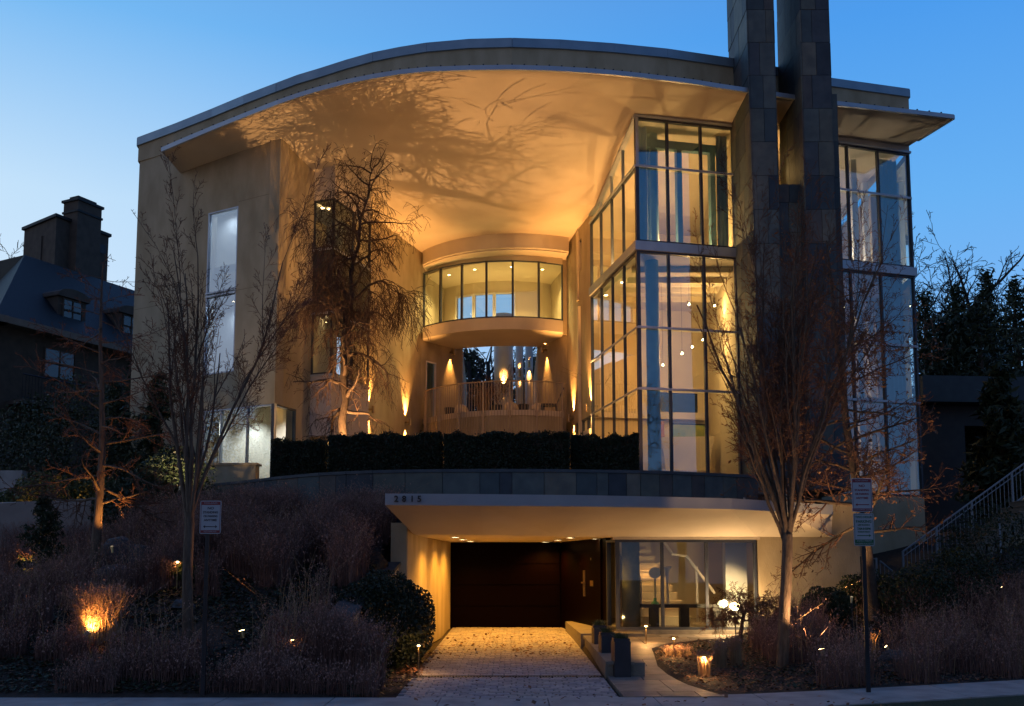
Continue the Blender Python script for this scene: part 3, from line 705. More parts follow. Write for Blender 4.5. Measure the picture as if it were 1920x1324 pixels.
# ---- twin slate chimneys
def panels(mb, P, Q, z0, z1, hs=(.75, 1.15), ws=(.35, .7), off=0., th=.03, gap=.006, lean=None):
    z = z0; L = frame(P, Q)[3]
    while z < z1 - .02:
        h = random.uniform(*hs); h = min(h, z1 - z); h = h if z1 - z - h > .3 else z1 - z
        s = 0
        while s < L - .01:
            wd = random.uniform(*ws); wd = wd if L - s - wd > .2 else L - s; wd = min(wd, L - s)
            wbox(mb, P, Q, s + gap, s + wd - gap, z + gap, z + h - gap, off - th - random.uniform(0, .008), off, random.random())
            s += wd
        z += h
def chimney(xa0, xb0, xa1, xb1, y0, y1, zlo, zhi):
    core = MB(); sk = MB(); n_ = int((zhi - zlo) / .95)
    for i in range(n_):
        t = (i + .5) / n_; xa, xb = xa0 + (xa1 - xa0) * t, xb0 + (xb1 - xb0) * t
        za, zb3 = zlo + (zhi - zlo) * i / n_, zlo + (zhi - zlo) * (i + 1) / n_
        core.box(xa, xb, y0, y1, za, zb3)
        panels(sk, (xa, y0), (xb, y0), za, zb3, hs=(2, 2), ws=(.25, .5))
        panels(sk, (xa, y1), (xa, y0 - .03), za, zb3, hs=(2, 2), ws=(.4, 1.0))
        panels(sk, (xb, y0), (xb, y1), za, zb3, hs=(2, 2), ws=(.4, 1.0))
    c = core.build('chimney', SLATE, house, tones=True); sk.build('slate_facing', SLATE, c, tones=True)
chimney(6.80, 7.38, 6.66, 7.42, 25.85, 28.1, 3.9, 20.5)
chimney(8.12, 8.98, 8.22, 8.98, 25.85, 28.1, 3.9, 20.5)
mb = MB(); mb.box(7.35, 8.15, 26.25, 28.6, 3.9, 12.6); c = mb.build('chimney', SLATE, house, tones=True)
mb = MB(); panels(mb, (7.35, 26.25), (8.15, 26.25), 3.9, 12.6, ws=(.3, .5)); mb.build('slate_facing', SLATE, c, tones=True)
mb = MB(); mb.box(8.96, 9.3, 26.3, 28.9, 3.9, 15.3); c = mb.build('chimney', SLATE, house, tones=True)
mb = MB(); panels(mb, (8.99, 26.3), (9.3, 26.3), 3.9, 15.3, ws=(.3, .5)); mb.build('slate_facing', SLATE, c, tones=True)
mb = MB(); wall(mb, (7.4, 28.3), (8.2, 28.45), 12.6, 15.3, .2, [(.08, .62, 12.75, 14.7)]); mb.build('wall', STUCCO, house)
window(house, (7.4, 28.3), (8.2, 28.45), .08, .62, 12.75, 14.7, fm=MULL, gm=GLASS, dep=(0, .1))

# ---- curved slate retaining wall and terrace
arcpts = [(u, D) for u, D in ((340, 27.4), (395, 25.8), (440, 25.0), (480, 24.3), (520, 23.6), (560, 23.05), (600, 22.6), (650, 22.25), (700, 22.0), (760, 21.85), (830, 21.75), (900, 21.7), (960, 21.7), (1020, 21.72), (1080, 21.8), (1140, 21.9), (1200, 22.0), (1260, 22.25), (1320, 22.55), (1380, 22.95), (1420, 23.2))]
SL = [XY(u, 900, D) for u, D in arcpts]
shd = 0; retw = thing('retaining_wall', 'curved slate panelled retaining wall below the clipped hedge', 'wall', (0, 21.7, 0))
core = MB(); sk = MB(); cop = MB()
for i, (a, b) in enumerate(zip(SL, SL[1:])):
    L_ = math.hypot(b[0] - a[0], b[1] - a[1]); low = a[0] < -2.95
    zl = 1.2 if low else 3.2
    core.hexa([wp(a, b, 0, zl, .01), wp(a, b, L_, zl, .01), wp(a, b, L_, zl, .35), wp(a, b, 0, zl, .35), wp(a, b, 0, 3.98, .01), wp(a, b, L_, 3.98, .01), wp(a, b, L_, 3.98, .35), wp(a, b, 0, 3.98, .35)])
    if low:
        panels(sk, a, b, 2.95, 3.98, hs=(2, 2), ws=(.45, .9), off=.01); panels(sk, a, b, 1.2, 2.95, hs=(.8, 1), ws=(.45, .9), off=.01)
    else: panels(sk, a, b, 3.2, 3.98, hs=(2, 2), ws=(.4, .9), off=.01)
    cop.hexa([wp(a, b, 0, 3.98, -.05), wp(a, b, L_, 3.98, -.05), wp(a, b, L_, 3.98, .4), wp(a, b, 0, 3.98, .4), wp(a, b, 0, 4.05, -.05), wp(a, b, L_, 4.05, -.05), wp(a, b, L_, 4.05, .4), wp(a, b, 0, 4.05, .4)])
core.build('wall_core', SLATE, retw, tones=True); sk.build('slate_facing', SLATE, retw, tones=True); cop.build('coping', SLATE, retw, tones=True)
mb = MB(); poly = [wp(a, b, 0, 0, .38) for a, b in zip(SL, SL[1:])]
mb.prism([(p.x, p.y) for p in poly] + [(7.0, 23.5), (6.8, 27.5), (3.6, 27.2), (2, 35.5), (-.7, 34.3), (-3.4, 36.2), (-6.7, 27.2), (-11.8, 30), (-11.5, 29)], 3.6, 3.95)
structure(mb.build('terrace', STONE))

# ---- entrance canopy, garage recess, lobby
zf0, zf1 = 3.01, 3.23
fr_ = [W(723, 926, 18.2), WZ(900, 927, 3.23), WZ(1100, 929, 3.23), WZ(1250, 932, 3.23), WZ(1370, 935, 3.23), WZ(1470, 941, 3.23), WZ(1560, 947, 3.23)]
bk_ = [W(775, 1000, 19.9), Vector((-.6, 20.3, 2.52)), Vector((1.0, 21.2, 2.52)), Vector((2.36, 21.95, 2.52)), Vector((4.4, 21.95, 2.52)), Vector((5.6, 21.97, 2.52)), Vector((7.3, 21.99, 2.52))]
mb = MB()
for i in range(len(fr_) - 1):
    a, b, c, d = fr_[i], fr_[i + 1], bk_[i + 1], bk_[i]
    mb.face([(a.x, a.y, zf0), (b.x, b.y, zf0), (c.x, c.y, 2.52), (d.x, d.y, 2.52)])
    mb.face([(a.x, a.y, 3.2), (a.x, 23, 3.2), (b.x, 23, 3.2), (b.x, b.y, 3.2)])
    mb.face([(d.x, d.y, 2.52), (c.x, c.y, 2.52), (c.x, 27.3, 2.52), (d.x, 27.3, 2.52)])
a, d = fr_[0], bk_[0]; mb.face([(a.x, a.y, zf0), (d.x, d.y, 2.52), (d.x, 23, 2.52), (a.x, 23, 3.2), (a.x, a.y, 3.2)])
mb.face([(d.x - .2, 23, 2.52), (5.6, 23, 2.52), (5.6, 23, 3.5), (d.x - .2, 23, 3.5)])
can = mb.build('entrance_canopy', SOFFIT, house)
mb = MB()
for a, b in zip(fr_, fr_[1:]):
    mb.hexa([(a.x, a.y - .06, zf0), (b.x, b.y - .06, zf0), (b.x, b.y + .05, zf0), (a.x, a.y + .05, zf0), (a.x, a.y - .06, zf1), (b.x, b.y - .06, zf1), (b.x, b.y + .05, zf1), (a.x, a.y + .05, zf1)])
mb.hexa([(a_x, a_y, z) for z in (zf0, zf1) for a_x, a_y in ((fr_[0].x - .01, fr_[0].y + .05), (fr_[0].x + .08, fr_[0].y + .05), (fr_[0].x + .08, 22), (fr_[0].x - .01, 22))])
FASC = mat('painted_fascia', (.34, .36, .40), (.4, .42, .45), scale=2, rough=.6)
fas = mb.build('fascia', FASC, can)
FONT = None
def text(body, loc, size, m, parent, name, rot=(R(90), 0, 0), ext=.004, sx_=1., align='CENTER', shear=0, bold=0):
    c = bpy.data.curves.new(name, 'FONT'); c.body = body; c.size = size; c.extrude = ext; c.align_x = align; c.align_y = 'CENTER'; c.offset = bold
    o = bpy.data.objects.new(name, c); COL.objects.link(o); o.location = loc; o.rotation_euler = rot; o.scale = (sx_, 1, 1); c.materials.append(m)
    c.resolution_u = 3
    dg = bpy.context.evaluated_depsgraph_get(); me = bpy.data.meshes.new_from_object(o.evaluated_get(dg))
    o2 = bpy.data.objects.new(name, me); COL.objects.link(o2); o2.location = o.location; o2.rotation_euler = o.rotation_euler; o2.scale = o.scale
    bpy.data.objects.remove(o); o = o2
    if parent: attach(o, parent)
    return o
BLACKP = mat('black_paint', (.012, .012, .014), rough=.5)
for ch, u in zip('2815', (743, 757.5, 772.5, 786)):
    q = W(u, 937, 18.12); text(ch, (q.x, 18.115 + (q.x - fr_[0].x) * .05, 3.122), .165, BLACKP, fas, 'house_number', ext=.012, bold=.0035)
# garage recess
mb = MB(); wall(mb, (-2.16, 19.9), (-1.72, 27.0), 0, 2.6, .3); mb.box(-2.5, -2.17, 19.86, 20.2, .3, 2.75)
mb.build('wall', STUCCO, house)
mb = MB(); mb.box(-2.2, 1.6, 27.05, 27.4, 0, 2.7); gd = mb.build('garage_door', REDWOOD, house)
mb = MB()
for i in range(4):
    z = .17 + i * .585; mb.box(-1.68, 1.33, 27.0, 27.045, z, z + .565)
mb.build('door_panel', REDWOOD, gd)
# the panelled wall with the front door, splayed from the garage to the lobby
DA, DB = (1.36, 27.0), (2.22, 22.75)
mb = MB(); wall(mb, DA, DB, 0, 2.55, .12); mb.build('door_wall', REDWOOD, house)
mb = MB(); wbox(mb, DA, DB, 2.55, 4.0, .40, 2.50, -.045, -.002); fd = mb.build('front_door', REDWOOD, house)
BRASS = mat('brass', (.5, .36, .16), (.55, .4, .2), rough=.3, metal=.9)
mb = MB(); wbox(mb, DA, DB, 2.66, 2.70, 1.1, 1.75, -.10, -.05); wbox(mb, DA, DB, 2.62, 2.82, 1.42, 1.46, -.14, -.08); mb.build('door_handle', BRASS, fd)
mb = MB(); wbox(mb, DA, DB, 3.15, 3.4, 1.36, 1.5, -.06, -.046); mb.build('mail_slot', BRASS, fd)
mb = MB(); wbox(mb, DA, DB, 3.2, 3.24, 2.0, 2.06, -.06, -.046); mb.build('spy_hole', BRASS, fd)
# entrance platform and steps
mb = MB(); mb.prism([(1.42, 25.8), (1.5, 21.2), (2.9, 21.2), (2.9, 22.3), (2.35, 22.4), (1.7, 26)], 0, .39); st = mb.build('entrance_platform', STONE, house)
mb = MB(); mb.prism([(1.57, 16.25), (1.98, 16.2), (2.25, 20.9), (1.57, 20.9)], 0, [.24, .24, .32, .32]); mb.prism([(1.55, 16.2), (2.2, 16.15), (2.2, 16.6), (1.56, 16.6)], 0, .27)
mb.prism([(1.55, 16.14), (2.02, 16.09), (2.3, 20.95), (1.53, 20.95)], [.24, .24, .32, .32], [.29, .29, .37, .37])
tag(mb.build('stone_bench', STONE), 'low stone ledge along the right side of the cobbled driveway', 'ledge')
# lobby glass
LG0, LG1 = (2.36, 22.0), (5.58, 22.0)
ml = [onwall(LG0, LG1, u, 1100)[0] for u in (1242.5, 1326)]
window(house, LG0, LG1, 0, 3.22, .42, 2.46, ms=ml, fm=MULL, gm=GLASS, dep=(0, .1), fw=.06, mw=.07, name='lobby_window')
window(house, DB, LG0, 0, frame(DB, LG0)[3], .42, 2.46, fm=MULL, gm=GLASS, dep=(0, .1), fw=.05, name='lobby_window')
mb = MB(); wbox(mb, LG0, LG1, -.05, 3.3, 2.46, 2.6, -.06, .2); mb.build('lobby_frame', SOFFIT, house); mb = MB(); wbox(mb, LG0, LG1, -.02, 3.3, .28, .42, -.1, .3); mb.build('lobby_sill', STONE, house)
mb = MB(); mb.box(2.2, 7.0, 22.35, 27.2, .2, .42); mb.build('lobby_floor', STONE, house)
mb = MB(); mb.box(1.6, 7.0, 27.0, 27.2, .2, 3.6); mb.box(6.3, 6.5, 22.3, 27, .2, 3.6); mb.build('interior_wall', INPAINT, house)
mb = MB(); mb.box(5.0, 5.5, 22.6, 22.9, .42, 2.52); mb.build('interior_wall', WHITEP, house)
q = W(1183, 1100, 22.7); column(q.x, q.y, .21, .42, 2.52, mat('stone_column', (.13, .16, .15), (.2, .23, .21), scale=5, rough=.7))
# stairs inside the lobby
mb = MB()
for i in range(11):
    z = .42 + .185 * (i + 1); y = 23.6 + i * .26; mb.box(3.1 - .02 * i, 4.35 - .07 * i, y, y + .3, z - .185, z); mb.box(3.08 - .02 * i, 4.38 - .07 * i, y - .03, y + .3, z, z + .03)
stt = mb.build('staircase', INPAINT, house)
mb = MB(); HW = WHITEP
mb.tube([(3.15, 23.6, 1.45), (3.05, 24.8, 2.5)], .03, 6); mb.tube([(3.15, 23.6, .5), (3.15, 23.6, 1.45)], .025, 6)
mb.tube([(4.9, 23.4, 1.2), (4.35, 24.0, 2.1), (4.0, 24.0, 2.15), (3.8, 24.6, 2.6)], .035, 6); mb.tube([(4.55, 23.8, .5), (4.55, 23.8, 1.85)], .03, 6); mb.build('handrail', WHITEP, stt)

# ---- plain wall right of the lobby
WA, WB_ = (5.6, 22.02), (7.95, 22.02)
mb = MB(); wall(mb, WA, WB_, 0, 3.28, .35); mb.box(7.6, 7.95, 22.4, 27, 0, 3.28); tw = mb.build('garden_wall', STUCCO)
tag(tw, 'tall smooth plaster wall between the lobby glass and the outdoor stair', 'wall')

# =================================================================== PLANTS: builders
def tubes_np(lines, k):
    Vs = []; Qs = []; b = 0
    for pts, rad in lines:
        P = np.array(pts); n = len(P); r = np.array(rad)
        D = np.gradient(P, axis=0); D /= np.linalg.norm(D, axis=1)[:, None] + 1e-9
        ref = np.array([0.3, .2, 1.]) if abs(D[0][2]) < .9 else np.array([1., .1, .2])
        A = np.cross(D, ref); A /= np.linalg.norm(A, axis=1)[:, None] + 1e-9; C = np.cross(D, A)
        th = np.arange(k) * 2 * np.pi / k
        ring = P[:, None, :] + (A[:, None, :] * np.cos(th)[None, :, None] + C[:, None, :] * np.sin(th)[None, :, None]) * r[:, None, None]
        Vs.append(ring.reshape(-1, 3))
        i = np.arange(n - 1)[:, None] * k; j = np.arange(k)[None, :]; j2 = (j + 1) % k
        q = np.stack([b + i + j, b + i + j2, b + i + k + j2, b + i + k + j], -1).reshape(-1, 4); Qs.append(q); b += n * k
    return np.concatenate(Vs), np.concatenate(Qs)
def rot_about(v, ax, a): return Matrix.Rotation(a, 3, ax) @ v
def grow(out, p, d, L, r, lvl, P, rnd):
    n = max(3, int(L / P['seg'][lvl])); pts = [tuple(p)]; rad = [r]; dirs = [d.copy()]
    tip = P['tip'][lvl]
    for i in range(n):
        w_ = P['wob'][lvl]
        d = d + Vector((rnd.gauss(0, w_), rnd.gauss(0, w_), rnd.gauss(0, w_) + P['trop'][lvl]))
        d.normalize(); p = p + d * (L / n)
        pts.append(tuple(p)); rad.append(max(P.get('minr', .003), r * (1 - (1 - tip) * (i + 1) / n))); dirs.append(d.copy())
    out[lvl].append((pts, rad))
    if lvl + 1 < len(P['n']) + 1 and lvl < len(P['n']):
        k = P['n'][lvl]; k = max(1, int(k * (rnd.uniform(.75, 1.25)) * (min(1.4, L / P['ref'][lvl]))))
        for c in range(k):
            t = P['start'][lvl] + (1 - P['start'][lvl]) * ((c + rnd.random()) / k)
            x = t * n; i = min(int(x), n - 1); f = x - i
            q = Vector(pts[i]).lerp(Vector(pts[i + 1]), f); dd = dirs[i + 1]
            perp = dd.orthogonal(); perp = rot_about(perp, dd, rnd.uniform(0, 6.283))
            if P.get('flat') and lvl == 0: perp = Vector((math.cos(c * 2.4), math.sin(c * 2.4), 0))
            if P.get('even') and lvl <= 1:
                a_ = c * 2.4 + rnd.uniform(-.5, .5) + lvl; ax_ = dd.orthogonal().normalized(); perp = ax_ * math.cos(a_) + dd.cross(ax_) * math.sin(a_)
            ang = R(rnd.gauss(P['ang'][lvl], P['ang'][lvl] * .2))
            nd = (dd * math.cos(ang) + perp * math.sin(ang)).normalized()
            Lc = P['ratio'][lvl] * L * rnd.uniform(.6, 1.1) * (1.0 - P['shrink'][lvl] * t)
            rc = min(rad[i] * .8, rad[i] * P['rr'][lvl] * rnd.uniform(.8, 1.1))
            grow(out, q, nd, Lc, rc, lvl + 1, P, rnd)
def tree(name, base, label, cat, P, d0=(0, 0, 1), L=2, r=.1, seed=1, group=None, barkm=None, twigm=None, leaves=None, split=1, k0=9, extra=None, trunkline=None):
    rnd = random.Random(seed); out = [[] for _ in range(len(P['n']) + 1)]
    if trunkline: out[0].append(([tuple(q) for q in trunkline[0]], trunkline[1]))
    else: grow(out, Vector(base) - Vector((0, 0, .1)), Vector(d0).normalized(), L, r, 0, P, rnd)
    if extra:
        for (p, d, L2, r2, lv) in extra: grow(out, Vector(p), Vector(d).normalized(), L2, r2, lv, P, rnd)
    t = thing(name, label, cat, base, group)
    V, Q = [], []; b = 0
    for l in range(split + 1):
        if not out[l]: continue
        v, q = tubes_np(out[l], k0 if l == 0 else 7); V.append(v); Q.append(q + b); b += len(v)
    o = npmesh('trunk', np.concatenate(V), np.concatenate(Q), barkm or BARK, t); o.data.polygons.foreach_set('use_smooth', [True] * len(o.data.polygons))
    V, Q = [], []; b = 0
    for l in range(split + 1, len(out)):
        if not out[l]: continue
        v, q = tubes_np(out[l], 4 if l == split + 1 else 3); V.append(v); Q.append(q + b); b += len(v)
    if V: npmesh('crown', np.concatenate(V), np.concatenate(Q), twigm or TWIG, t)
    if leaves:
        tips = []
        for l in range(len(out) - 2, len(out)):
            for pts, rad in out[l]:
                if rnd.random() < leaves[1]:
                    for _ in range(leaves[3]): tips.append(Vector(pts[rnd.randrange(len(pts) // 2, len(pts))]) + Vector([rnd.gauss(0, .05) for _ in range(3)]))
        if tips: leafcloud('leaves', np.array([tuple(q) for q in tips]), leaves[2], leaves[0], t)
    return t
def leafcloud(name, C, size, m, parent=None, up=0.3, asp=.5):
    n = len(C); a = rng.normal(size=(n, 3)); a /= np.linalg.norm(a, axis=1)[:, None]
    b = rng.normal(size=(n, 3)); b -= a * (a * b).sum(1)[:, None]; b /= np.linalg.norm(b, axis=1)[:, None]
    s = (size * rng.uniform(.6, 1.3, n))[:, None]
    A = a * s; Bv = b * s * asp; c2 = np.cross(a, b) * s * .2
    V = np.stack([C - A, C + Bv - c2, C + A, C - Bv - c2], 1).reshape(-1, 3); Q = np.arange(4 * n).reshape(-1, 4)
    return npmesh(name, V, Q, m, parent)
def blob(center, rad, n, fill=.35, noise_amp=.22, seed=0, flat_bottom=None):
    d = rng.normal(size=(n, 3)); d /= np.linalg.norm(d, axis=1)[:, None]
    rr = 1 - fill * rng.random(n) ** 1.5
    nz = np.array([noise.noise(Vector((q[0] * 2.2 + seed, q[1] * 2.2, q[2] * 2.2))) for q in d])
    P = d * (rr * (1 + noise_amp * nz))[:, None] * np.array(rad) + np.array(center)
    if flat_bottom is not None: P = P[P[:, 2] > flat_bottom]
    return P
SEEDM = mat('pale_seed_heads', (.30, .16, .125), (.48, .29, .23), scale=3, rough=.8)
def grassfield(name, pts, hmin, hmax, wdt, m, parent=None, lean=.35, seeds=0, bend=.5):
    """pts (n,3) blade roots"""
    n = len(pts); h = rng.uniform(hmin, hmax, n); a = rng.uniform(0, 6.283, n); le = np.abs(rng.normal(0, lean, n))
    dx, dy = np.cos(a) * le, np.sin(a) * le; b = rng.uniform(0, 6.283, n); wx, wy = np.cos(b) * wdt, np.sin(b) * wdt
    z = pts[:, 2]; W3 = np.stack([wx, wy, 0 * wx], 1)
    p0 = pts; p1 = pts + np.stack([dx * h * .4, dy * h * .4, h * .6], 1); p2 = pts + np.stack([dx * h * (1 + bend), dy * h * (1 + bend), h], 1)
    V = np.stack([p0 - W3, p0 + W3, p1 - W3 * .7, p1 + W3 * .7, p2 - W3 * .25, p2 + W3 * .25], 1).reshape(-1, 3)
    i = np.arange(n)[:, None] * 6; Q = np.concatenate([i + np.array([0, 1, 3, 2]), i + np.array([2, 3, 5, 4])])
    if seeds:
        k = np.repeat(np.arange(n), seeds); t = rng.uniform(.62, 1.05, len(k))[:, None]
        c = p1[k] + (p2[k] - p1[k]) * ((t - .6) / .4) + rng.normal(0, .012, (len(k), 3))
        a3 = rng.normal(size=(len(k), 3)) * .0055; b3 = rng.normal(size=(len(k), 3)) * .0055; a3[:, 2] += .010
        V2 = np.stack([c - a3, c + b3, c + a3, c - b3], 1).reshape(-1, 3); Q2 = np.arange(4 * len(k)).reshape(-1, 4) + len(V)
        V = np.concatenate([V, V2]); Q = np.concatenate([Q, Q2])
    nb_ = 2 * n; o = npmesh(name, V, Q, m, parent)
    if seeds:
        o.data.materials.append(SEEDM); o.data.polygons.foreach_set('material_index', np.r_[np.zeros(nb_, np.int32), np.ones(len(Q) - nb_, np.int32)])
    return o
def clump_pts(x, y, r, n, zoff=0):
    a = rng.uniform(0, 6.283, n); q = r * np.sqrt(rng.random(n)); X = x + q * np.cos(a); Y = y + q * np.sin(a)
    return np.array([(i, j, H(i, j) + zoff) for i, j in zip(X, Y)])

# ---- clipped hedge blocks on the terrace
def hedge(u0, u1, D, vt, lab):
    a, b = W(u0, 850, D), W(u1, 850, D + .0); h = Zat((0, D), vt) - 4.0; n = int(9000 * (b.x - a.x))
    L_ = b.x - a.x; dp = .75
    P = rng.random((n, 3)); ax = rng.integers(0, 6, n)
    for i, (c, v_) in enumerate(((0, 0), (0, 1), (1, 0), (1, 0), (2, 1), (1, 1))):
        mk = ax == i; P[mk, c] = v_ + (1 if v_ == 0 else -1) * np.abs(rng.normal(0, .035, mk.sum()))
    nz = np.array([noise.noise(Vector((q[0] * L_ * 3, q[1] * 3, q[2] * 3 + a.x))) for q in P]) * .06
    X = a.x + P[:, 0] * L_; Y = D + P[:, 1] * dp - nz; Z = 3.97 + P[:, 2] * (h + nz * 2.2) + rng.normal(0, .012, n) + (rng.random(n) < .03) * rng.random(n) * .10 * (P[:, 2] > .9)
    t = thing('hedge', lab, 'hedge', ((a.x + b.x) / 2, D + .4, 4.0), 'clipped hedge blocks along the slate wall')
    leafcloud('foliage', np.stack([X, Y, Z], 1), .03, HEDGE, t, asp=.6)
    mb = MB(); mb.box(a.x + .06, b.x - .06, D + .06, D + dp - .06, 3.95, 3.97 + h - .06); mb.build('branches', BARKD, t)
hedge(508, 610, 24.0, 824, 'clipped dark hedge block at the left end, below the corner window')
hedge(615, 827, 22.85, 813, 'clipped dark hedge block at the foot of the weeping tree')
hedge(832, 1068, 22.3, 811, 'clipped dark hedge block in front of the curved balcony wall')
hedge(1073, 1198, 22.7, 817, 'clipped dark hedge block against the glass corner')

# ---- big trees
VASE = dict(n=[10, 15, 11, 6], seg=[.3, .35, .22, .15, .1], wob=[.03, .045, .07, .10, .12], trop=[.02, .035, .05, .04, .02], tip=[.8, .18, .2, .3, .4],
            start=[.82, .14, .15, .2], ang=[19, 24, 28, 32], ratio=[1.95, .40, .42, .45], shrink=[.0, .45, .4, .3], rr=[.40, .36, .42, .6], ref=[1, 5, 1.8, .7])
VASE2 = dict(even=True, n=[6, 5, 13, 9, 5], seg=[.3, .4, .3, .2, .14, .1], wob=[.03, .055, .07, .10, .12, .13], trop=[.02, .03, .035, .05, .04, .02], tip=[.85, .25, .15, .25, .4, .5],
             start=[.86, .10, .16, .15, .2], ang=[13, 12, 24, 28, 32], ratio=[2.3, .78, .26, .48, .5], shrink=[0, .5, .45, .4, .3], rr=[.50, .72, .42, .5, .6], ref=[1.2, 4.2, 2.6, .6, .3], minr=.0036)
t1 = ground(352, 1232)
tree('vase_tree', t1, 'leafless vase shaped tree beside the left parking sign, in front of the plaster wing', 'tree', dict(VASE2, n=[6, 5, 16, 11, 5], trop=[.02, .04, .06, .06, .04, .02], ang=[11, 13, 25, 32, 34], ratio=[1.9, .78, .27, .52, .5], rr=[.48, .66, .38, .5, .6]), d0=(.01, 0, 1), L=2.35, r=.088, seed=11, barkm=BARK, split=2)
t4 = ground(1466, 1250)
tree('vase_tree', t4, 'tall leafless vase shaped tree standing in front of the twin slate chimneys', 'tree', dict(VASE2, n=[7, 6, 15, 11, 5], trop=[.02, .045, .06, .06, .04, .02], ang=[14, 14, 26, 32, 34], ratio=[2.12, .76, .26, .52, .5], rr=[.46, .64, .36, .5, .6]), d0=(0, 0, 1), L=2.4, r=.105, seed=23, barkm=BARK, split=2)
PIN = dict(minr=.0046, n=[34, 15, 9, 4], seg=[.4, .3, .2, .12, .1], wob=[.02, .09, .12, .14, .15], trop=[.01, .006, .0, .0, 0], tip=[.12, .2, .3, .4, .4],
           start=[.22, .2, .15, .2], ang=[82, 42, 38, 35], ratio=[.34, .40, .5, .5], shrink=[.45, .4, .3, .3], rr=[.40, .55, .6, .6], ref=[6, 2, .8, .4], flat=True)
t5 = ground(1640, 1165); 
tree('oak_tree', t5, 'dark oak with level branches and clinging brown leaves behind the right parking sign', 'tree', dict(PIN, trop=[.01, .02, 0, 0, 0]), d0=(-.03, 0, 1), L=8.6, r=.14, seed=5, barkm=BARKD, leaves=(DEADL, .15, .045, 2))
t2 = ground(176, 1085)
tree('ginkgo_tree', t2, 'leafless tree with drooping side branches and a warmly lit trunk at the far left', 'tree', dict(PIN, n=[30, 17, 10, 5], trop=[.01, -.02, -.02, -.01, 0], ratio=[.38, .36, .45, .5], shrink=[.55, .4, .3, .3]), d0=(.01, 0, 1), L=6.3, r=.10, seed=9, barkm=BARK)
WEEP = dict(minr=.0052, n=[9, 10, 9, 5], seg=[.3, .16, .12, .12, .10], wob=[.13, .26, .26, .13, .10], trop=[.05, -.02, -.16, -.34, -.3], tip=[.25, .22, .3, .4, .5],
            start=[.12, .18, .12, .1], ang=[58, 55, 50, 45], ratio=[.34, .55, 1.15, .6], shrink=[.15, .25, .2, .3], rr=[.5, .55, .5, .5], ref=[5, 1.8, .9, .7])
t3 = Vector((W(645, 830, 25.4).x, 25.4, 3.95))
wl_ = [W(u, v, D) for u, v, D in ((645, 832, 25.4), (641, 790, 25.4), (648, 750, 25.5), (643, 705, 25.6), (652, 655, 25.6), (650, 610, 25.7), (660, 560, 25.7), (657, 510, 25.8), (672, 460, 25.8), (676, 410, 25.9), (690, 370, 25.9), (694, 330, 26.0), (706, 300, 26.))]
rw_ = random.Random(3); lim = []
for k in range(38):
    f = .12 + .86 * (k + rw_.random()) / 38; x_ = f * (len(wl_) - 1); i_ = int(x_); q = wl_[i_].lerp(wl_[min(i_ + 1, len(wl_) - 1)], x_ - i_)
    a_ = k * 2.4 + rw_.uniform(-.4, .4); up_ = rw_.uniform(.1, .9) if f > .2 else rw_.uniform(-.1, .3)
    lim.append((q, (math.cos(a_), .55 * math.sin(a_), up_), rw_.uniform(1.2, 2.0) * (1.1 - 1.1 * abs(f - .5)), .045 * (1.3 - f) + .008, 1))
tree('weeping_tree', t3, 'contorted leafless weeping tree behind the hedge, lit from below', 'tree', WEEP, L=.4, r=.10, seed=31, barkm=mat('dark_beech_bark', (.045, .03, .022), (.10, .07, .05), scale=14, rough=.9, bump=.8, bscale=50), twigm=mat('dark_beech_twig', (.035, .018, .011), (.07, .035, .02), scale=5, rough=.9), extra=lim, trunkline=(wl_, [.12 - .0095 * i for i in range(len(wl_))]))
MAPLE = dict(minr=.0045, n=[10, 14, 12, 9], seg=[.12, .12, .1, .08, .07], wob=[.1, .2, .2, .2, .2], trop=[.05, .0, -.09, -.16, -.15], tip=[.6, .3, .3, .4, .5],
             start=[.6, .25, .15, .1], ang=[60, 48, 48, 45], ratio=[1.35, .5, .55, .6], shrink=[.1, .2, .3, .3], rr=[.55, .55, .5, .5], ref=[.8, .9, .5, .3])
t6 = ground(1387, 1205)
tree('japanese_maple', t6, 'small spreading maple with cascading twigs in front of the lobby glass', 'tree', MAPLE, d0=(.06, 0, 1), L=.85, r=.05, seed=4, barkm=BARK, twigm=TWIG)

# ---- trees far behind
FAR = dict(minr=.02, n=[9, 8, 8, 6], seg=[1, .8, .5, .35, .3], wob=[.06, .12, .16, .18, .2], trop=[.03, .04, .03, .02, 0], tip=[.4, .2, .3, .5, .5],
           start=[.35, .25, .2, .2], ang=[38, 38, 38, 35], ratio=[.55, .55, .5, .5], shrink=[.2, .35, .3, .3], rr=[.6, .55, .5, .6], ref=[9, 6, 3, 1.5])
FARM = mat('far_bark', (.03, .028, .03), (.05, .045, .045), rough=.9)
def fartree(u, vb, vt, D, lab, seed, r=.35):
    b = W(u, vb, D); b.z = min(b.z, 4.2); h = Zat((b.x, D), vt) - b.z
    tree('bare_tree', b, lab, 'tree', FAR, L=h * .72, r=r, seed=seed, barkm=FARM, twigm=FARM, group='leafless trees beyond the houses', k0=6)
fartree(1775, 700, 385, 62, 'large leafless tree rising above the dark evergreens on the right', 3, .5)
fartree(1900, 700, 425, 58, 'leafless tree at the right edge above the evergreens', 8)
fartree(12, 640, 425, 75, 'leafless tree behind the roof at the far left edge', 6, .3)
fartree(228, 640, 425, 70, 'leafless tree seen between the neighbouring roof and the plaster wing', 12, .3)
fartree(1740, 700, 445, 66, 'leafless tree close to the right corner of the glass wing', 15, .3)
for u, D, sd, lb in ((880, 60, 41, 'leafless tree at the left of the gap under the bridge'), (905, 52, 42, 'thick trunked leafless tree just left of the broad white column under the bridge'), (988, 64, 43, 'leafless tree seen between the two slim columns under the bridge'), (965, 56, 45, 'leafless tree seen between the broad and the slim columns under the bridge')):
    fartree(u, 800, 560, D, lb, sd, .3)

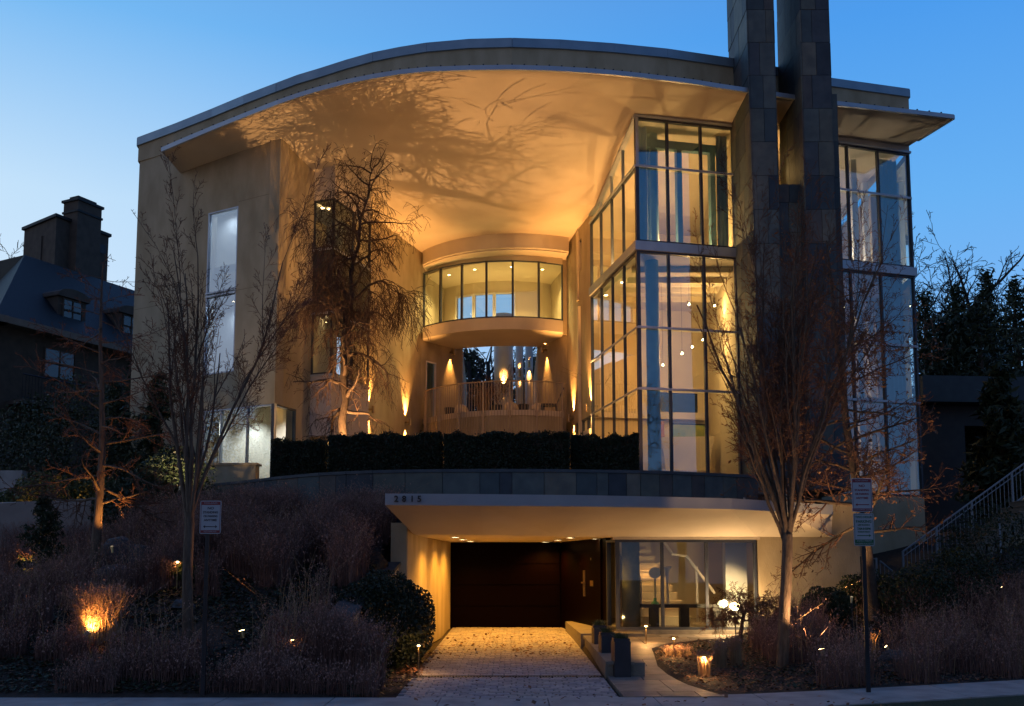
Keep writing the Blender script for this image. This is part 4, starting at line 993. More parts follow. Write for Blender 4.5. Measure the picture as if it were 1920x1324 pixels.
conifers_later = [(880, 62, 660, 5, 'dark mass of an evergreen low in the gap under the bridge'), (1000, 66, 675, 5, 'dark evergreen behind the slim columns under the bridge')]
# ---- evergreens
def conifer(u, D, vt, w_, lab, n=9000, zb=None, m=None, group=None, sz=.12, name='cedar_tree'):
    b = W(u, 1000, D); zb = H(b.x, D) if zb is None else zb; h = Zat((b.x, D), vt) - zb
    t = thing(name, lab, 'tree' if h > 3 else 'shrub', (b.x, D, zb), group)
    mb = MB(); mb.tube([(b.x, D, zb - .2), (b.x, D, zb + h * .5), (b.x, D, zb + h * .97)], [.03 * h + .02, .02 * h, .01], 7); mb.build('trunk', BARKD, t)
    C = []
    nb = int(30 + h * 14)
    for i in range(nb):
        f = (i + random.random()) / nb; z = zb + h * (.06 + .93 * f); rr = w_ * (1 - f) ** .75 * random.uniform(.65, 1.15); a = random.uniform(0, 6.283)
        k = max(8, int(n / nb * (1.3 - f)))
        s = rng.random(k) ** .6; X = b.x + np.cos(a) * rr * s + rng.normal(0, .09 * w_, k) * (1.1 - s * .5); Y = D + np.sin(a) * rr * s + rng.normal(0, .09 * w_, k)
        Z = z + s * rr * .18 + rng.normal(0, .05 * w_, k) - s * s * rr * .1
        C.append(np.stack([X, Y, Z], 1))
    leafcloud('foliage', np.concatenate(C), sz, m or EVERG, t, asp=.3)
for i, (u, D, vt, w_, lab) in enumerate([(1752, 50, 545, 3.0, 'dark cedar right beside the glass wing, lower than its neighbours'), (1812, 48, 530, 2.4, 'dark cedar with a pointed top, second from the glass wing'), (1872, 46, 505, 2.0, 'tallest narrow dark cedar near the right edge'),
                                         (1890, 30, 690, 1.6, 'small dark cedar in front of the low slate building'), (1925, 44, 520, 2.6, 'dark cedar cut by the right edge of the view'), (1785, 38, 590, 3.4, 'broad dark cedar in front of the pointed ones, above the low slate building'), (1855, 37, 570, 3.4, 'broad dark cedar standing behind the outdoor stair')]):
    conifer(u, D, vt, w_, lab, n=8000, zb=3.0, group='dark cedars on the right', sz=.17)
for u, D, vt, w_, lab in [(255, 31, 640, 1.5, 'tall dark evergreen between the neighbouring house and the plaster wing'), (205, 29, 720, 1.3, 'dark evergreen in front of the neighbouring house wall'), (290, 26.5, 700, 1.2, 'dark evergreen against the left edge of the plaster wing')]:
    conifer(u, D, vt, w_, lab, n=8000, zb=3.2, group='dark evergreens between the houses', sz=.09, name='evergreen_tree')
for u, D, vt, w_, lab in conifers_later: conifer(u, D, vt, w_, lab, n=7000, zb=4.0, sz=.3, group='dark evergreens behind the gap')
conifer(82, 19.5, 930, .75, 'small dark conifer in front of the pale garden wall', n=7000, sz=.05, name='conifer')
def shrub(c, rad, n, sz, lab, m=SHRUBL, name='shrub', group=None, fb=None, asp=.55, amp=.25):
    t = thing(name, lab, 'shrub', tuple(c), group)
    P = blob((c[0], c[1], c[2] + rad[2] * .85), rad, n, fill=.45, noise_amp=amp, seed=c[0], flat_bottom=c[2])
    leafcloud('foliage', P, sz, m, t, asp=asp)
    L_ = []
    for _ in range(9):
        a = random.uniform(0, 6.28); L_.append(([tuple(c), (c[0] + math.cos(a) * rad[0] * .3, c[1] + math.sin(a) * rad[1] * .3, c[2] + rad[2] * .7), (c[0] + math.cos(a) * rad[0] * .7, c[1] + math.sin(a) * rad[1] * .7, c[2] + rad[2] * 1.3)], [.02, .013, .005]))
    v, q = tubes_np(L_, 5); npmesh('stem', v, q, BARKD, t)
    return t
bq = Vector((-2.32, 17.4, .1)); shrub(bq, (.96, .85, .90), 20000, .034, 'large rounded dark bush overlapping the left side of the driveway', HEDGE, fb=0, name='round_bush', amp=.15)
for u, v, D, r, lab in [(85, 905, 24.5, (1.0, .8, .9), 'broadleaf shrub glowing yellow behind the pale garden wall'), (25, 905, 24.5, (.7, .7, .7), 'yellow lit shrub at the far left edge'), (190, 890, 24.8, (.8, .7, .8), 'dark green shrub lit faintly behind the ginkgo trunk'),
                        (250, 930, 23.5, (.9, .8, 1.0), 'dark shrub in front of the evergreens left of the plaster wing'), (320, 940, 23.8, (1.1, .8, 1.1), 'dark shrub below the left corner of the plaster wing'), (140, 830, 27.0, (1.6, 1., 2.2), 'tall dark shrub mass under the neighbouring balcony'), (55, 800, 28, (1.2, 1, 2.0), 'tall dark shrub by the neighbouring garden door')]:
    q = W(u, v, D); z = H(q.x, q.y); shrub((q.x, q.y, z), r, 5000, .05, lab, SHRUBL if r[2] < .95 else EVERG)
for u, v, r, lab in [(50, 1088, (.28, .25, .28), 'small bright green bush lit by its own spotlight at the far left'), (333, 1092, (.38, .3, .22), 'low green shrub beside the left vase tree trunk'),
                     (1548, 1170, (.55, .4, .42), 'dark low shrub in front of the plain plaster wall'), (1630, 1150, (.7, .5, .5), 'dark shrub at the foot of the oak trunk'), (1720, 1160, (.9, .6, .6), 'dark spreading shrub below the foot of the outdoor stair'), (1860, 1090, (1.3, .8, .95), 'large dark shrub hiding the lower steps of the outdoor stair'), (1800, 1140, (.9, .7, .7), 'dark shrub under the middle of the outdoor stair')]:
    q = ground(u, v); shrub(q, r, 4500, .035, lab, SHRUBL if r[0] < .5 else EVERG)

# ---- grasses: uncountable masses
def scatter(poly_u, n, cond=None):
    P = []
    while len(P) < n:
        x0, x1, y0, y1 = poly_u; x = random.uniform(x0, x1); y = random.uniform(y0, y1)
        if y < back_edge(x) + .15: continue
        if cond and not cond(x, y): continue
        P.append((x, y, H(x, y)))
    return np.array(P)
def cl(x, y, s=1.3): return noise.noise(Vector((x * s, y * s, 3.3)))
NOGRASS = [(t4.x + .55, t4.y - .5, .45), (t5.x - .9, t5.y - 1.2, .6), (t2.x + .45, t2.y - .3, .5), (-7.8, 22.5, .6), (t1.x + .7, t1.y + .5, .3), (t5.x, t5.y - .6, .5)]
def clear(x, y): return all(math.hypot(x - a, y - b) > r for a, b, r in NOGRASS)
def left_ok(x, y):
    if not clear(x, y): return False
    wl = -3.1 + .18 * max(0, y - 15.5)
    d = math.hypot(x - t1.x - .6, y - t1.y - .4)
    return x < (wl - .25 if y > 15.4 else -1.9 - (y - 13.8) * .1) and cl(x, y) > -.12 and not (-6.9 < x < -3.9 and 15.2 < y < 17.4)
g1 = grassfield('tall_grass', scatter((-6.6, -1.8, 16.8, 21.6), 26000, left_ok), .45, .95, .004, GRASS1, lean=.22, seeds=3)
stuff(g1, 'tall dry plum coloured grass on the bank below the slate wall', 'grass')
g2 = grassfield('tall_grass', scatter((-12.5, -5.5, 15.5, 23.5), 24000, left_ok), .35, .75, .004, GRASS1, lean=.25, seeds=3)
stuff(g2, 'dry plum coloured grass covering the far left bank', 'grass')
g3 = grassfield('tall_grass', scatter((-8.5, -1.7, 13.8, 16.0), 8000, left_ok), .2, .5, .0035, GRASS1, lean=.25, seeds=3)
stuff(g3, 'shorter dry grass in the foreground along the pavement', 'grass')
def right_ok(x, y): return clear(x, y) and x > path_r(y) + 1.9 and y < 21.5 + max(0, x - 8) and cl(x, y, 1.1) > -.05 and not (4.3 < x < 5.2 and 15.5 < y < 17)
g4 = grassfield('tall_grass', scatter((4.6, 13, 14.5, 22), 17000, right_ok), .3, .7, .004, GRASS1, lean=.25, seeds=3)
stuff(g4, 'dry plum coloured grass on the right hand bank below the outdoor stair', 'grass')
g5 = grassfield('dry_stalks', scatter((-9, -1.8, 14.2, 21.3), 900, left_ok), .7, 1.25, .005, GRASS2, lean=.3, seeds=10, bend=.9)
stuff(g5, 'taller straw coloured stalks standing out of the grass on the left bank', 'grass')
g6 = grassfield('dry_stalks', scatter((4.8, 12, 14.8, 21), 700, right_ok), .5, 1.1, .005, GRASS2, lean=.3, seeds=10, bend=.9)
stuff(g6, 'taller straw coloured stalks standing out of the grass on the right bank', 'grass')
# ground cover: fallen leaves and ivy
def flatleaves(name, P, size, m, lab, cat='leaves'):
    n = len(P); a = rng.uniform(0, 6.283, n); s = size * rng.uniform(.5, 1.3, n); t = rng.normal(0, .25, (n, 2))
    ux = np.stack([np.cos(a) * s, np.sin(a) * s, t[:, 0] * s], 1); vx = np.stack([-np.sin(a) * s * .6, np.cos(a) * s * .6, t[:, 1] * s], 1)
    C = P + np.array([0, 0, 1]) * (.012 + rng.random(n) * .03)[:, None]
    V = np.stack([C - ux, C + vx, C + ux, C - vx], 1).reshape(-1, 3)
    return stuff(npmesh(name, V, np.arange(4 * n).reshape(-1, 4), m), lab, cat)
def lc(x, y): return x < -1.9 and (x < -3.3 + .18 * max(0, y - 15.5) or y < 19)
flatleaves('ivy', scatter((-9, -2, 13.8, 19), 14000, lambda x, y: lc(x, y) and cl(x, y) < .1), .035, EVERG, 'dark ivy covering the slope between the grasses', 'ground cover')
flatleaves('leaf_litter', scatter((-9, -1.75, 13.7, 20), 4500, lc), .028, DEADL, 'brown fallen leaves among the plants on the left slope')
flatleaves('leaf_litter', scatter((2.7, 11, 13.9, 21.5), 9000, lambda x, y: x > path_r(y) + .05), .03, DEADL, 'brown fallen leaves over the right planting bed')
flatleaves('ivy', scatter((3.5, 12, 14.6, 21.5), 7000, lambda x, y: x > path_r(y) + .5 and cl(x, y) < .1), .03, EVERG, 'dark ivy covering the right planting bed', 'ground cover')
P = np.array([(random.uniform(-1.6, 1.4), 20.5 + abs(random.gauss(0, 2.3)) + random.uniform(-1.5, 0), 0) for _ in range(330)]); P = P[P[:, 1] < 26.8]; P[:, 2] = .01 + .14 * (P[:, 1] - 13.8) / 13.2 + .01
P2 = np.array([(random.uniform(-1.6, 1.5), random.uniform(13.9, 20), 0) for _ in range(35)]); P2[:, 2] = .01 + .14 * (P2[:, 1] - 13.8) / 13.2 + .01
P3_ = np.array([(-1.72 + random.gauss(0, .13), random.uniform(14, 20), .07) for _ in range(500)])
P4 = np.array([(random.uniform(-1.5, 5), random.uniform(12.5, 13.75), .03) for _ in range(60)])
flatleaves('fallen_leaves', np.concatenate([P, P2, P3_, P4]), .04, DEADL, 'brown fallen leaves scattered over the cobbled driveway')
# single lit clumps
def clump(u, v, n, h0, h1, r, lab, m=GRASS2, at=None, lean=.2, w_=.004, group='ornamental grass clumps'):
    q = ground(u, v) if at is None else Vector(at)
    o = grassfield('grass_clump', clump_pts(q.x, q.y, r, n), h0, h1, w_, m, lean=lean, seeds=4); tag(o, lab, 'grass', group); return q
c1 = clump(185, 1196, 1700, .4, .85, .32, 'grass clump glowing orange above a ground spotlight on the left slope', lean=.22)
clump(725, 1295, 1300, .6, 1.0, .4, 'tall plum grass clump in front of the low stone capped wall', GRASS1, at=(-2.35, 15.0, 0), lean=.18)
clump(680, 1280, 1300, .6, 1.0, .4, 'tall plum grass clump covering the end of the low wall', GRASS1, at=(-2.75, 15.05, 0), lean=.18)
for u, v, n, h, lab in [(1320, 1268, 170, .42, 'sparse dead stalks around the nearest path light'), (1352, 1252, 150, .5, 'dead flower stalks leaning right of the nearest path light'), (1380, 1248, 150, .55, 'upright dead stalks left of the tall vase tree'), (1270, 1230, 160, .2, 'low orange tuft behind the nearest path light'), (1425, 1205, 160, .5, 'brightly lit stalks beside the wall lamp left of the vase tree trunk'), (1640, 1225, 14, .45, 'a few white lit stalks behind the right sign post'), (1540, 1200, 70, .45, 'grey dead stalks in front of the plain plaster wall')]:
    clump(u, v, n, h * .7, h, .10 if h > .3 else .25, lab, lean=.15 if h > .3 else .6, w_=.006)

# =================================================================== NEIGHBOURS
nb = thing('neighbour_house', 'dark older house with slate mansard roof and tall chimney block at the far left', 'house', (-22, 38, 3))
ze = W(0, 590, 36).z; zr = W(46, 478, 41.5).z
e0 = W(-10, 592, 36); e1 = WZ(207, 645, ze); dd = (e1 - e0).normalized(); e2 = e0 + dd * 12; el_ = e0 + Vector((-6, 6.5, 0)).normalized() * 14
t0 = WZ(46, 478, zr); t1_ = t0 + Vector((dd.x, dd.y, 0)).normalized() * 12; tl = WZ(-150, 525, zr)
nin = Vector((-dd.y, dd.x, 0))
A0, A1, AL = e0 + nin * .5, e2 + nin * .5, el_ + Vector((.4, .5, 0))
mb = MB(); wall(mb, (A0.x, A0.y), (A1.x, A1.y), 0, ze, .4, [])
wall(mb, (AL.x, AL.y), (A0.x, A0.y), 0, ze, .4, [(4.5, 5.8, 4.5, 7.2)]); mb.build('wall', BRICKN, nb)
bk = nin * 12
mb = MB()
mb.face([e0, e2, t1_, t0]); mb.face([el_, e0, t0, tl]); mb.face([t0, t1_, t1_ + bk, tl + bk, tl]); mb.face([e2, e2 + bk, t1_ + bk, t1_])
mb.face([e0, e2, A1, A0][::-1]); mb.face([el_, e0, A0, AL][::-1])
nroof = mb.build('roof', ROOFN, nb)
mb = MB(); wbox(mb, (e0.x, e0.y), (e2.x, e2.y), 0, 12, ze - .22, ze + .05, -.12, .5); wbox(mb, (el_.x, el_.y), (e0.x, e0.y), 0, 14, ze - .22, ze + .05, -.12, .5); mb.build('cornice', mat('neighbour_cornice', (.2, .17, .14), (.26, .22, .18), rough=.8), nb)
# chimney block
cD = 44.; c0 = W(104, 450, cD); cz1 = Zat(c0, 404); czb = zr - 1.5
c_r = WZ(204, 441, cz1); c_l = WZ(46, 429, cz1)
a2 = (c0.x, c0.y); r2 = (c_r.x, c_r.y); l2 = (c_l.x, c_l.y); b2_ = (r2[0] + l2[0] - a2[0], r2[1] + l2[1] - a2[1])
mb = MB(); mb.prism([l2, a2, r2, b2_], czb, cz1 - .08); cb = mb.build('chimney_block', BRICKN, nb)
ctr = Vector(((l2[0] + r2[0]) / 2, (l2[1] + r2[1]) / 2)); ex = [(ctr.x + (p[0] - ctr.x) * 1.07, ctr.y + (p[1] - ctr.y) * 1.07) for p in (l2, a2, r2, b2_)]
mb = MB(); mb.prism(ex, cz1 - .08, cz1 + .06); mb.build('cap', ROOFN, cb)
s_a, s_b = onwall(a2, r2, 131, 430)[0], onwall(a2, r2, 176, 430)[0]; ztop = onwall(a2, r2, 150, 385)[1]
mb = MB(); wbox(mb, a2, r2, s_a, s_b, czb, ztop, -.5, .5); ch = mb.build('chimney', BRICKN, nb)
mb = MB(); wbox(mb, a2, r2, s_a - .08, s_b + .08, ztop, ztop + .12, -.58, .58); wbox(mb, a2, r2, s_a + .15, s_b - .15, ztop + .12, ztop + .32, -.3, .3); wbox(mb, a2, r2, s_a - .05, s_b + .05, ztop - .55, ztop - .45, -.55, .55); mb.build('chimney_cap', ROOFN, ch)
mb = MB(); wbox(mb, a2, r2, s_b + .25, s_b + .75, cz1 - 1.05, cz1 - .6, -.02, .05); mb.build('vent', DARKM, cb)
mb = MB(); la, lb = .28, .72; Ll = math.hypot(a2[0] - l2[0], a2[1] - l2[1]); wbox(mb, l2, a2, Ll * .25, Ll * .6, czb, cz1 - .75, -.06, 0); mb.build('blind_niche', BRICKN, cb)
# dormers and windows
def dormer(u, v0, v1, wd):
    P_, Q_ = (A0.x, A0.y), (A1.x, A1.y); s, z1 = onwall(P_, Q_, u, v0, .6); _, z0 = onwall(P_, Q_, u, v1, .6)
    mb = MB(); wbox(mb, P_, Q_, s - wd / 2 - .2, s + wd / 2 + .2, z0 - .1, z1, .5, 2.6)
    arcs = [(s + (wd / 2 + .3) * math.cos(R(a)), z1 + .35 * math.sin(R(a))) for a in range(0, 181, 20)]
    for (sa, za), (sb, zb_) in zip(arcs, arcs[1:]):
        mb.hexa([wp(P_, Q_, sa, z1 - .06, .35), wp(P_, Q_, sb, z1 - .06, .35), wp(P_, Q_, sb, z1 - .06, 2.8), wp(P_, Q_, sa, z1 - .06, 2.8), wp(P_, Q_, sa, za, .35), wp(P_, Q_, sb, zb_, .35), wp(P_, Q_, sb, zb_, 2.8), wp(P_, Q_, sa, za, 2.8)])
    d_ = mb.build('dormer', BRICKN, nb); window(d_, P_, Q_, s - wd / 2, s + wd / 2, z0, z1 - .1, ms=(s,), mz=((z0 + z1) / 2,), fm=BRICKN, gm=GLASS, dep=(.42, .49), trans=BRICKN)
dormer(133, 560, 612, 1.0); dormer(243, 590, 640, 1.0)
for u, v0, v1, wd in ((112, 657, 712, 1.5), (112, 780, 830, 1.2), (46, 790, 840, 1.2)):
    P_, Q_ = (A0.x, A0.y), (A1.x, A1.y); s, z1 = onwall(P_, Q_, u, v0); _, z0 = onwall(P_, Q_, u, v1)
    window(nb, P_, Q_, s - wd / 2, s + wd / 2, z0, z1, ms=(s,), mz=((z0 + z1) / 2,), fm=BRICKN, gm=GLASS, dep=(-.08, -.01), trans=BRICKN)
P_, Q_ = (A0.x, A0.y), (A1.x, A1.y); s0_, zb0 = onwall(P_, Q_, 10, 752); s1_, _ = onwall(P_, Q_, 150, 745)
mb = MB(); wbox(mb, P_, Q_, s0_, s1_, zb0 - .15, zb0, -1.0, .0); bl = mb.build('balcony', BRICKN, nb)
mb = MB(); mb.tube([wp(P_, Q_, s0_, zb0 + 1, -.95), wp(P_, Q_, s1_, zb0 + 1, -.95)], .03, 5); mb.tube([wp(P_, Q_, s0_, zb0 + .1, -.95), wp(P_, Q_, s1_, zb0 + .1, -.95)], .02, 5)
k = s0_
while k < s1_: mb.tube([wp(P_, Q_, k, zb0, -.95), wp(P_, Q_, k, zb0 + 1, -.95)], .012, 4); k += .14
mb.build('railing', DARKM, bl)

pv = thing('slate_outbuilding', 'low flat roofed dark building behind the outdoor stair at the right edge', 'building', (16, 33, 3))
q0, q1, q2 = W(1722, 712, 33), W(1760, 708, 33), W(1990, 728, 33.5)
mb = MB(); wall(mb, (q0.x, 33), (26, 34), 2, q0.z - .9, .3, [(1.6, 6.2, 2, q0.z - 1.6)]); mb.build('wall', mat('outbuilding_wall', (.018, .022, .028), (.03, .035, .04), rough=.6), pv)
mb = MB(); mb.prism([(q0.x - .2, 32.2), (26, 33.2), (26, 40), (q0.x - .2, 40)], q0.z - .9, q0.z); mb.build('roof', mat('outbuilding_roof', (.03, .042, .055), (.04, .06, .07), rough=.5, metal=.3), pv)

# =================================================================== OUTDOOR STAIR
sD = 25.2
sb0 = W(1735, 1100, sD); sb1 = W(1930, 930, sD)
os_ = thing('outdoor_stair', 'stone outdoor stair climbing right beside its pale railing', 'stair', (sb0.x, sD, 1.3))
nst = 14; rise = .165; run = .235
for i in range(nst):
    x = sb0.x - .1 + i * run; z = 1.30 + i * rise
    mb = MB(); mb.box(x, x + run + .06, sD - .15, sD + 1.25, z - .3, z + rise - .03); mb.box(x - .03, x + run + .03, sD - .17, sD + 1.25, z + rise - .027, z + rise); o = mb.build('step', STONE, os_)
mb = MB(); p0 = W(1692, 1098, sD + 1.4)
rs = rise / run; xe = sb0.x + nst * run + 1
mb.hexa([(p0.x, sD + 1.3, .8), (xe, sD + 1.3, .8), (xe, sD + 1.5, .8), (p0.x, sD + 1.5, .8), (p0.x, sD + 1.3, p0.z - .02), (xe, sD + 1.3, p0.z - .02 + (xe - p0.x) * rs), (xe, sD + 1.5, p0.z - .02 + (xe - p0.x) * rs), (p0.x, sD + 1.5, p0.z - .02)]); mb.build('side_wall', STUCCO, os_)
RAILW = mat('pale_blue_railing', (.22, .26, .30), (.28, .31, .34), rough=.5)
mb = MB(); hR = .93; zz = lambda x: p0.z + (x - p0.x) * rs; yR = sD + 1.28
for dzz, r in ((.06, .02), (hR, .026), (hR - .14, .014)): mb.tube([(p0.x, yR, zz(p0.x) + dzz), (xe, yR, zz(xe) + dzz)], r, 6)
k = p0.x
while k < xe: mb.tube([(k, yR, zz(k) + .06), (k, yR, zz(k) + hR)], .009, 4); k += .115
rr_ = mb.build('railing', RAILW, os_)
for k in (p0.x, p0.x + .95, p0.x + 1.95, p0.x + 3.1): mb = MB(); mb.box(k - .025, k + .025, yR - .03, yR + .03, zz(k) - .1, zz(k) + hR + .02); mb.build('railing_post', RAILW, os_)
mb = MB()
for k in (.95, 1.95): 
    x = p0.x + k; mb = MB(); mb.box(x - .02, x + .02, sD - .2, sD - .16, zz(x) - .5, zz(x) + .45); mb.build('railing_post', RAILW, os_)
# second stair rail behind, and a short gate
gt = thing('garden_gate', 'short pale metal gate between the plaster wall and the oak trunk', 'gate', (8.2, 23, .8))
ga0, ga1 = W(1622, 1105, 23), W(1645, 1105, 23); zt_ = Zat((8.4, 23), 1046)
for x in (ga0.x, ga1.x): mb = MB(); mb.box(x - .02, x + .02, 22.98, 23.02, .6, zt_); mb.build('post', RAILW, gt)
mb = MB()
for z in (zt_ - .02, ga0.z + .02): mb.box(ga0.x + .021, ga1.x - .021, 22.99, 23.01, z - .015, z + .015)
for i in range(3): x = ga0.x + (ga1.x - ga0.x) * (i + 1) / 4; mb.box(x - .008, x + .008, 22.995, 23.005, ga0.z + .036, zt_ - .036)
mb.build('bars', RAILW, gt)
mb = MB(); pr = [W(1650, 1052, 24.5), W(1690, 1085, 24.9)]
mb.tube(pr, .02, 5); mb.tube([p - Vector((0, 0, .5)) for p in pr], .015, 5)
for i in range(6): p = pr[0].lerp(pr[1], i / 5); mb.tube([p, p - Vector((0, 0, .5))], .009, 4)
tag(mb.build('handrail', RAILW), 'short descending pale handrail between the gate and the foot of the stair', 'handrail')

# =================================================================== GARDEN WALLS, ROCKS
mb = MB(); a = WZ(-60, 940, W(40, 931, 22.5).z); b = W(165, 922, 23.2)
mb.prism([(a.x - 3, 22.6), (a.x, 22.5), (b.x, 23.4), (b.x, 23.75), (a.x - 3, 22.9)], 1.8, [a.z - .25, a.z - .25, b.z - .15, b.z - .15, a.z - .25])
tag(mb.build('garden_wall', mat('pale_render', (.30, .25, .22), (.38, .32, .28), scale=2, rough=.9, bump=.3)), 'low pale rendered garden wall behind the dark conifer at the left', 'wall')
mb = MB(); q = W(10, 900, 26); mb.box(q.x - 4, q.x + .45, 26, 26.3, 2.5, Zat((q.x, 26), 882)); tag(mb.build('garden_wall', CONC), 'small bluish wall end at the far left edge, above the pale wall', 'wall')
mb = MB(); mb.box(-8.9, -6.9, 25.7, 26.1, 3.5, W(440, 872, 25.7).z); mb.box(-9.0, -6.85, 25.66, 26.14, W(440, 872, 25.7).z, W(440, 868, 25.7).z)
tag(mb.build('planter_wall', STUCCO), 'yellow lit rendered planter wall below the big corner window', 'wall')
def rock(u, v, D, rad, lab, seed):
    q = W(u, v, D); z = H(q.x, q.y); me = bpy.data.meshes.new('boulder')
    import bmesh
    bm = bmesh.new(); bmesh.ops.create_icosphere(bm, subdivisions=4, radius=1)
    for v_ in bm.verts:
        c = v_.co.copy(); k = 1 + .28 * noise.noise(c * 1.3 + Vector((seed, 0, 0))) + .08 * noise.noise(c * 4 + Vector((seed, 0, 0)))
        c *= k; c.z = max(-.3, round(c.z * 3) / 3 * .35 + c.z * .65); v_.co = Vector((c.x * rad[0], c.y * rad[1], c.z * rad[2]))
    bm.to_mesh(me); bm.free(); me.materials.append(ROCKM); o = bpy.data.objects.new('boulder', me); COL.objects.link(o); o.location = (q.x, q.y, z + rad[2] * .2)
    tag(o, lab, 'boulder')
ROCKM = mat('weathered_rock', (.055, .06, .065), (.12, .125, .13), scale=5, rough=.85, bump=.9, bscale=12)
rock(225, 1030, 19.2, (.55, .45, .42), 'large pale boulder right of the ginkgo trunk', 1.0)
rock(215, 1058, 18.3, (.4, .35, .22), 'flat pale boulder in front of the larger one', 4.0)
rock(345, 1105, 17.0, (.2, .2, .12), 'small rock beside the left vase tree', 7.)
rock(1680, 1150, 17.6, (.35, .3, .15), 'low dark rock behind the right sign post', 9.)
# low wall left of the driveway with sloping cap
lw = thing('low_garden_wall', 'low plaster wall with a sloping stone cap left of the driveway', 'wall', (-3, 15.6, 0))
w0 = W(600, 1180, 15.6); w1 = W(640, 1176, 15.5); w2 = W(748, 1060, 19.85); w3 = W(728, 1056, 19.9)
mb = MB(); mb.prism([(w0.x, w0.y), (w1.x, w1.y), (w2.x, w2.y), (w3.x - .25, w3.y)], 0, [w0.z, w0.z, w2.z, w2.z]); mb.build('wall_body', STUCCO, lw)
mb = MB(); a0, a1, a2_, a3 = (w0.x - .04, w0.y - .05), (w1.x + .04, w1.y - .05), (w2.x + .04, w2.y), (w3.x - .29, w3.y)
mb.prism([a0, a1, a2_, a3], [w0.z + .002, w0.z + .002, w2.z + .002, w2.z + .002], [w0.z + .07, w0.z + .07, w2.z + .07, w2.z + .07]); mb.build('cap', mat('dark_cap_stone', (.05, .055, .06), (.09, .09, .09), scale=6, rough=.8), lw)

# =================================================================== SIGNS
SIGNW = mat('sign_white', (.34, .39, .46), (.40, .44, .50), rough=.4); SIGNR = mat('sign_red', (.20, .02, .035), rough=.4); SIGNG = mat('sign_green', (.01, .11, .05), rough=.4)
def rrect(mb, x0, x1, z0, z1, r, y0, y1):
    P = []
    for cx_, cz_, a0 in ((x1 - r, z1 - r, 0), (x0 + r, z1 - r, 90), (x0 + r, z0 + r, 180), (x1 - r, z0 + r, 270)):
        for a in (0, 30, 60, 90): P.append((cx_ + r * math.cos(R(a0 + a)), cz_ + r * math.sin(R(a0 + a))))
    n = len(P); b = len(mb.v); mb.v += [(p[0], y0, p[1]) for p in P] + [(p[0], y1, p[1]) for p in P]
    mb.f.append(list(range(b, b + n))); mb.f.append(list(range(b + n, b + 2 * n))[::-1]); mb.t += [.5] * (n + 2)
    for i in range(n): mb.f.append([b + i, b + n + i, b + n + (i + 1) % n, b + (i + 1) % n])
def arrow(x0, x1, z, y, m, parent, left, right, h=.012):
    mb = MB(); a, b = x0 + (.03 if left else 0), x1 - (.03 if right else 0)
    mb.box(a, b, y, y + .002, z - h / 2, z + h / 2)
    mb.v = [(p[0], p[1], p[2]) for p in mb.v]
    for f, xx_, xt in ((left, a, x0), (right, b, x1)):
        if f: mb.face([(xx_, y - .0005, z - .022), (xx_, y - .0005, z + .022), (xt, y - .0005, z)])
    mb.build('arrow', m, parent)
def post(x, y, z0, z1, parent):
    mb = MB(); w_ = .03
    mb.box(x - w_, x + w_, y, y + .006, z0, z1); mb.box(x - w_, x - w_ + .005, y + .006, y + .035, z0, z1); mb.box(x + w_ - .005, x + w_, y + .006, y + .035, z0, z1)
    p = mb.build('post', DARKM, parent); h = MB(); z = z0 + .3
    while z < z1: h.box(x - .005, x + .005, y - .001, y - .0002, z, z + .012); z += .03
    h.build('holes', mat('post_hole', (.002, .002, .002)) if 'post_hole' not in MATS else MATS['post_hole'], p)
def plate(parent, x, z0, w_, h, y, lines, red, top, bot, arr, lab, rim=SIGNW, band=None):
    mb = MB(); rrect(mb, x - w_ / 2, x + w_ / 2, z0, z0 + h, .022, y - .004, y); pl = mb.build('sign_plate', SIGNW, parent); pl['label'] = lab
    band = band or SIGNR; iw = w_ / 2 - .012
    mb = MB(); t = .006
    mb.box(x - iw, x - iw + t, y - .006, y - .0042, z0 + .012, z0 + h - .012); mb.box(x + iw - t, x + iw, y - .006, y - .0042, z0 + .012, z0 + h - .012)
    mb.box(x - iw + t, x + iw - t, y - .006, y - .0042, z0 + h - .012 - top[1], z0 + h - .012); mb.box(x - iw + t, x + iw - t, y - .006, y - .0042, z0 + .012, z0 + .012 + bot[1])
    mb.build('border', band, pl)
    if top[0]: text(top[0], (x, y - .0065, z0 + h - .012 - top[1] / 2), top[1] * .62, SIGNW, pl, 'lettering', ext=.0005, sx_=1.1)
    if bot[0]:
        for i, bt in enumerate(bot[0]): text(bt, (x, y - .0065, z0 + .012 + bot[1] * (len(bot[0]) - i - .5) / len(bot[0])), bot[1] / len(bot[0]) * .75, SIGNW, pl, 'lettering', ext=.0005)
    for tx, zz_, sz, m_, sx2 in lines: text(tx, (x, y - .0065, z0 + h * zz_), sz, m_, pl, 'lettering', ext=.0005, sx_=sx2, bold=.0012)
    if arr: arrow(x - w_ * .34, x + w_ * .34, z0 + h * arr[0], y - .0062, arr[3], pl, arr[1], arr[2])
DKRED = mat('sign_letter_red', (.22, .015, .03), rough=.4)
DKBLUE = mat('sign_letter_dark', (.02, .03, .05), rough=.4)
ps = ground(385, 1318); ps = Vector((W(387, 1300, 13.9).x, 13.9, 0)); zt1 = Zat(ps, 939); zt0 = Zat(ps, 1001)
L1_ = thing('parking_sign', 'no standing sign with double arrow in front of the left vase tree', 'sign', ps, 'parking signs on posts')
px = W(395, 970, 13.9).x; post(px - .04, 13.9, 0, zt1 - .02, L1_)
nl = lambda m_: [('NO', .77, .052, m_, 1.1), ('STANDING', .645, .044, m_, .98), ('OR PARKING', .53, .040, m_, .86), ('ANYTIME', .41, .044, m_, 1.0)]
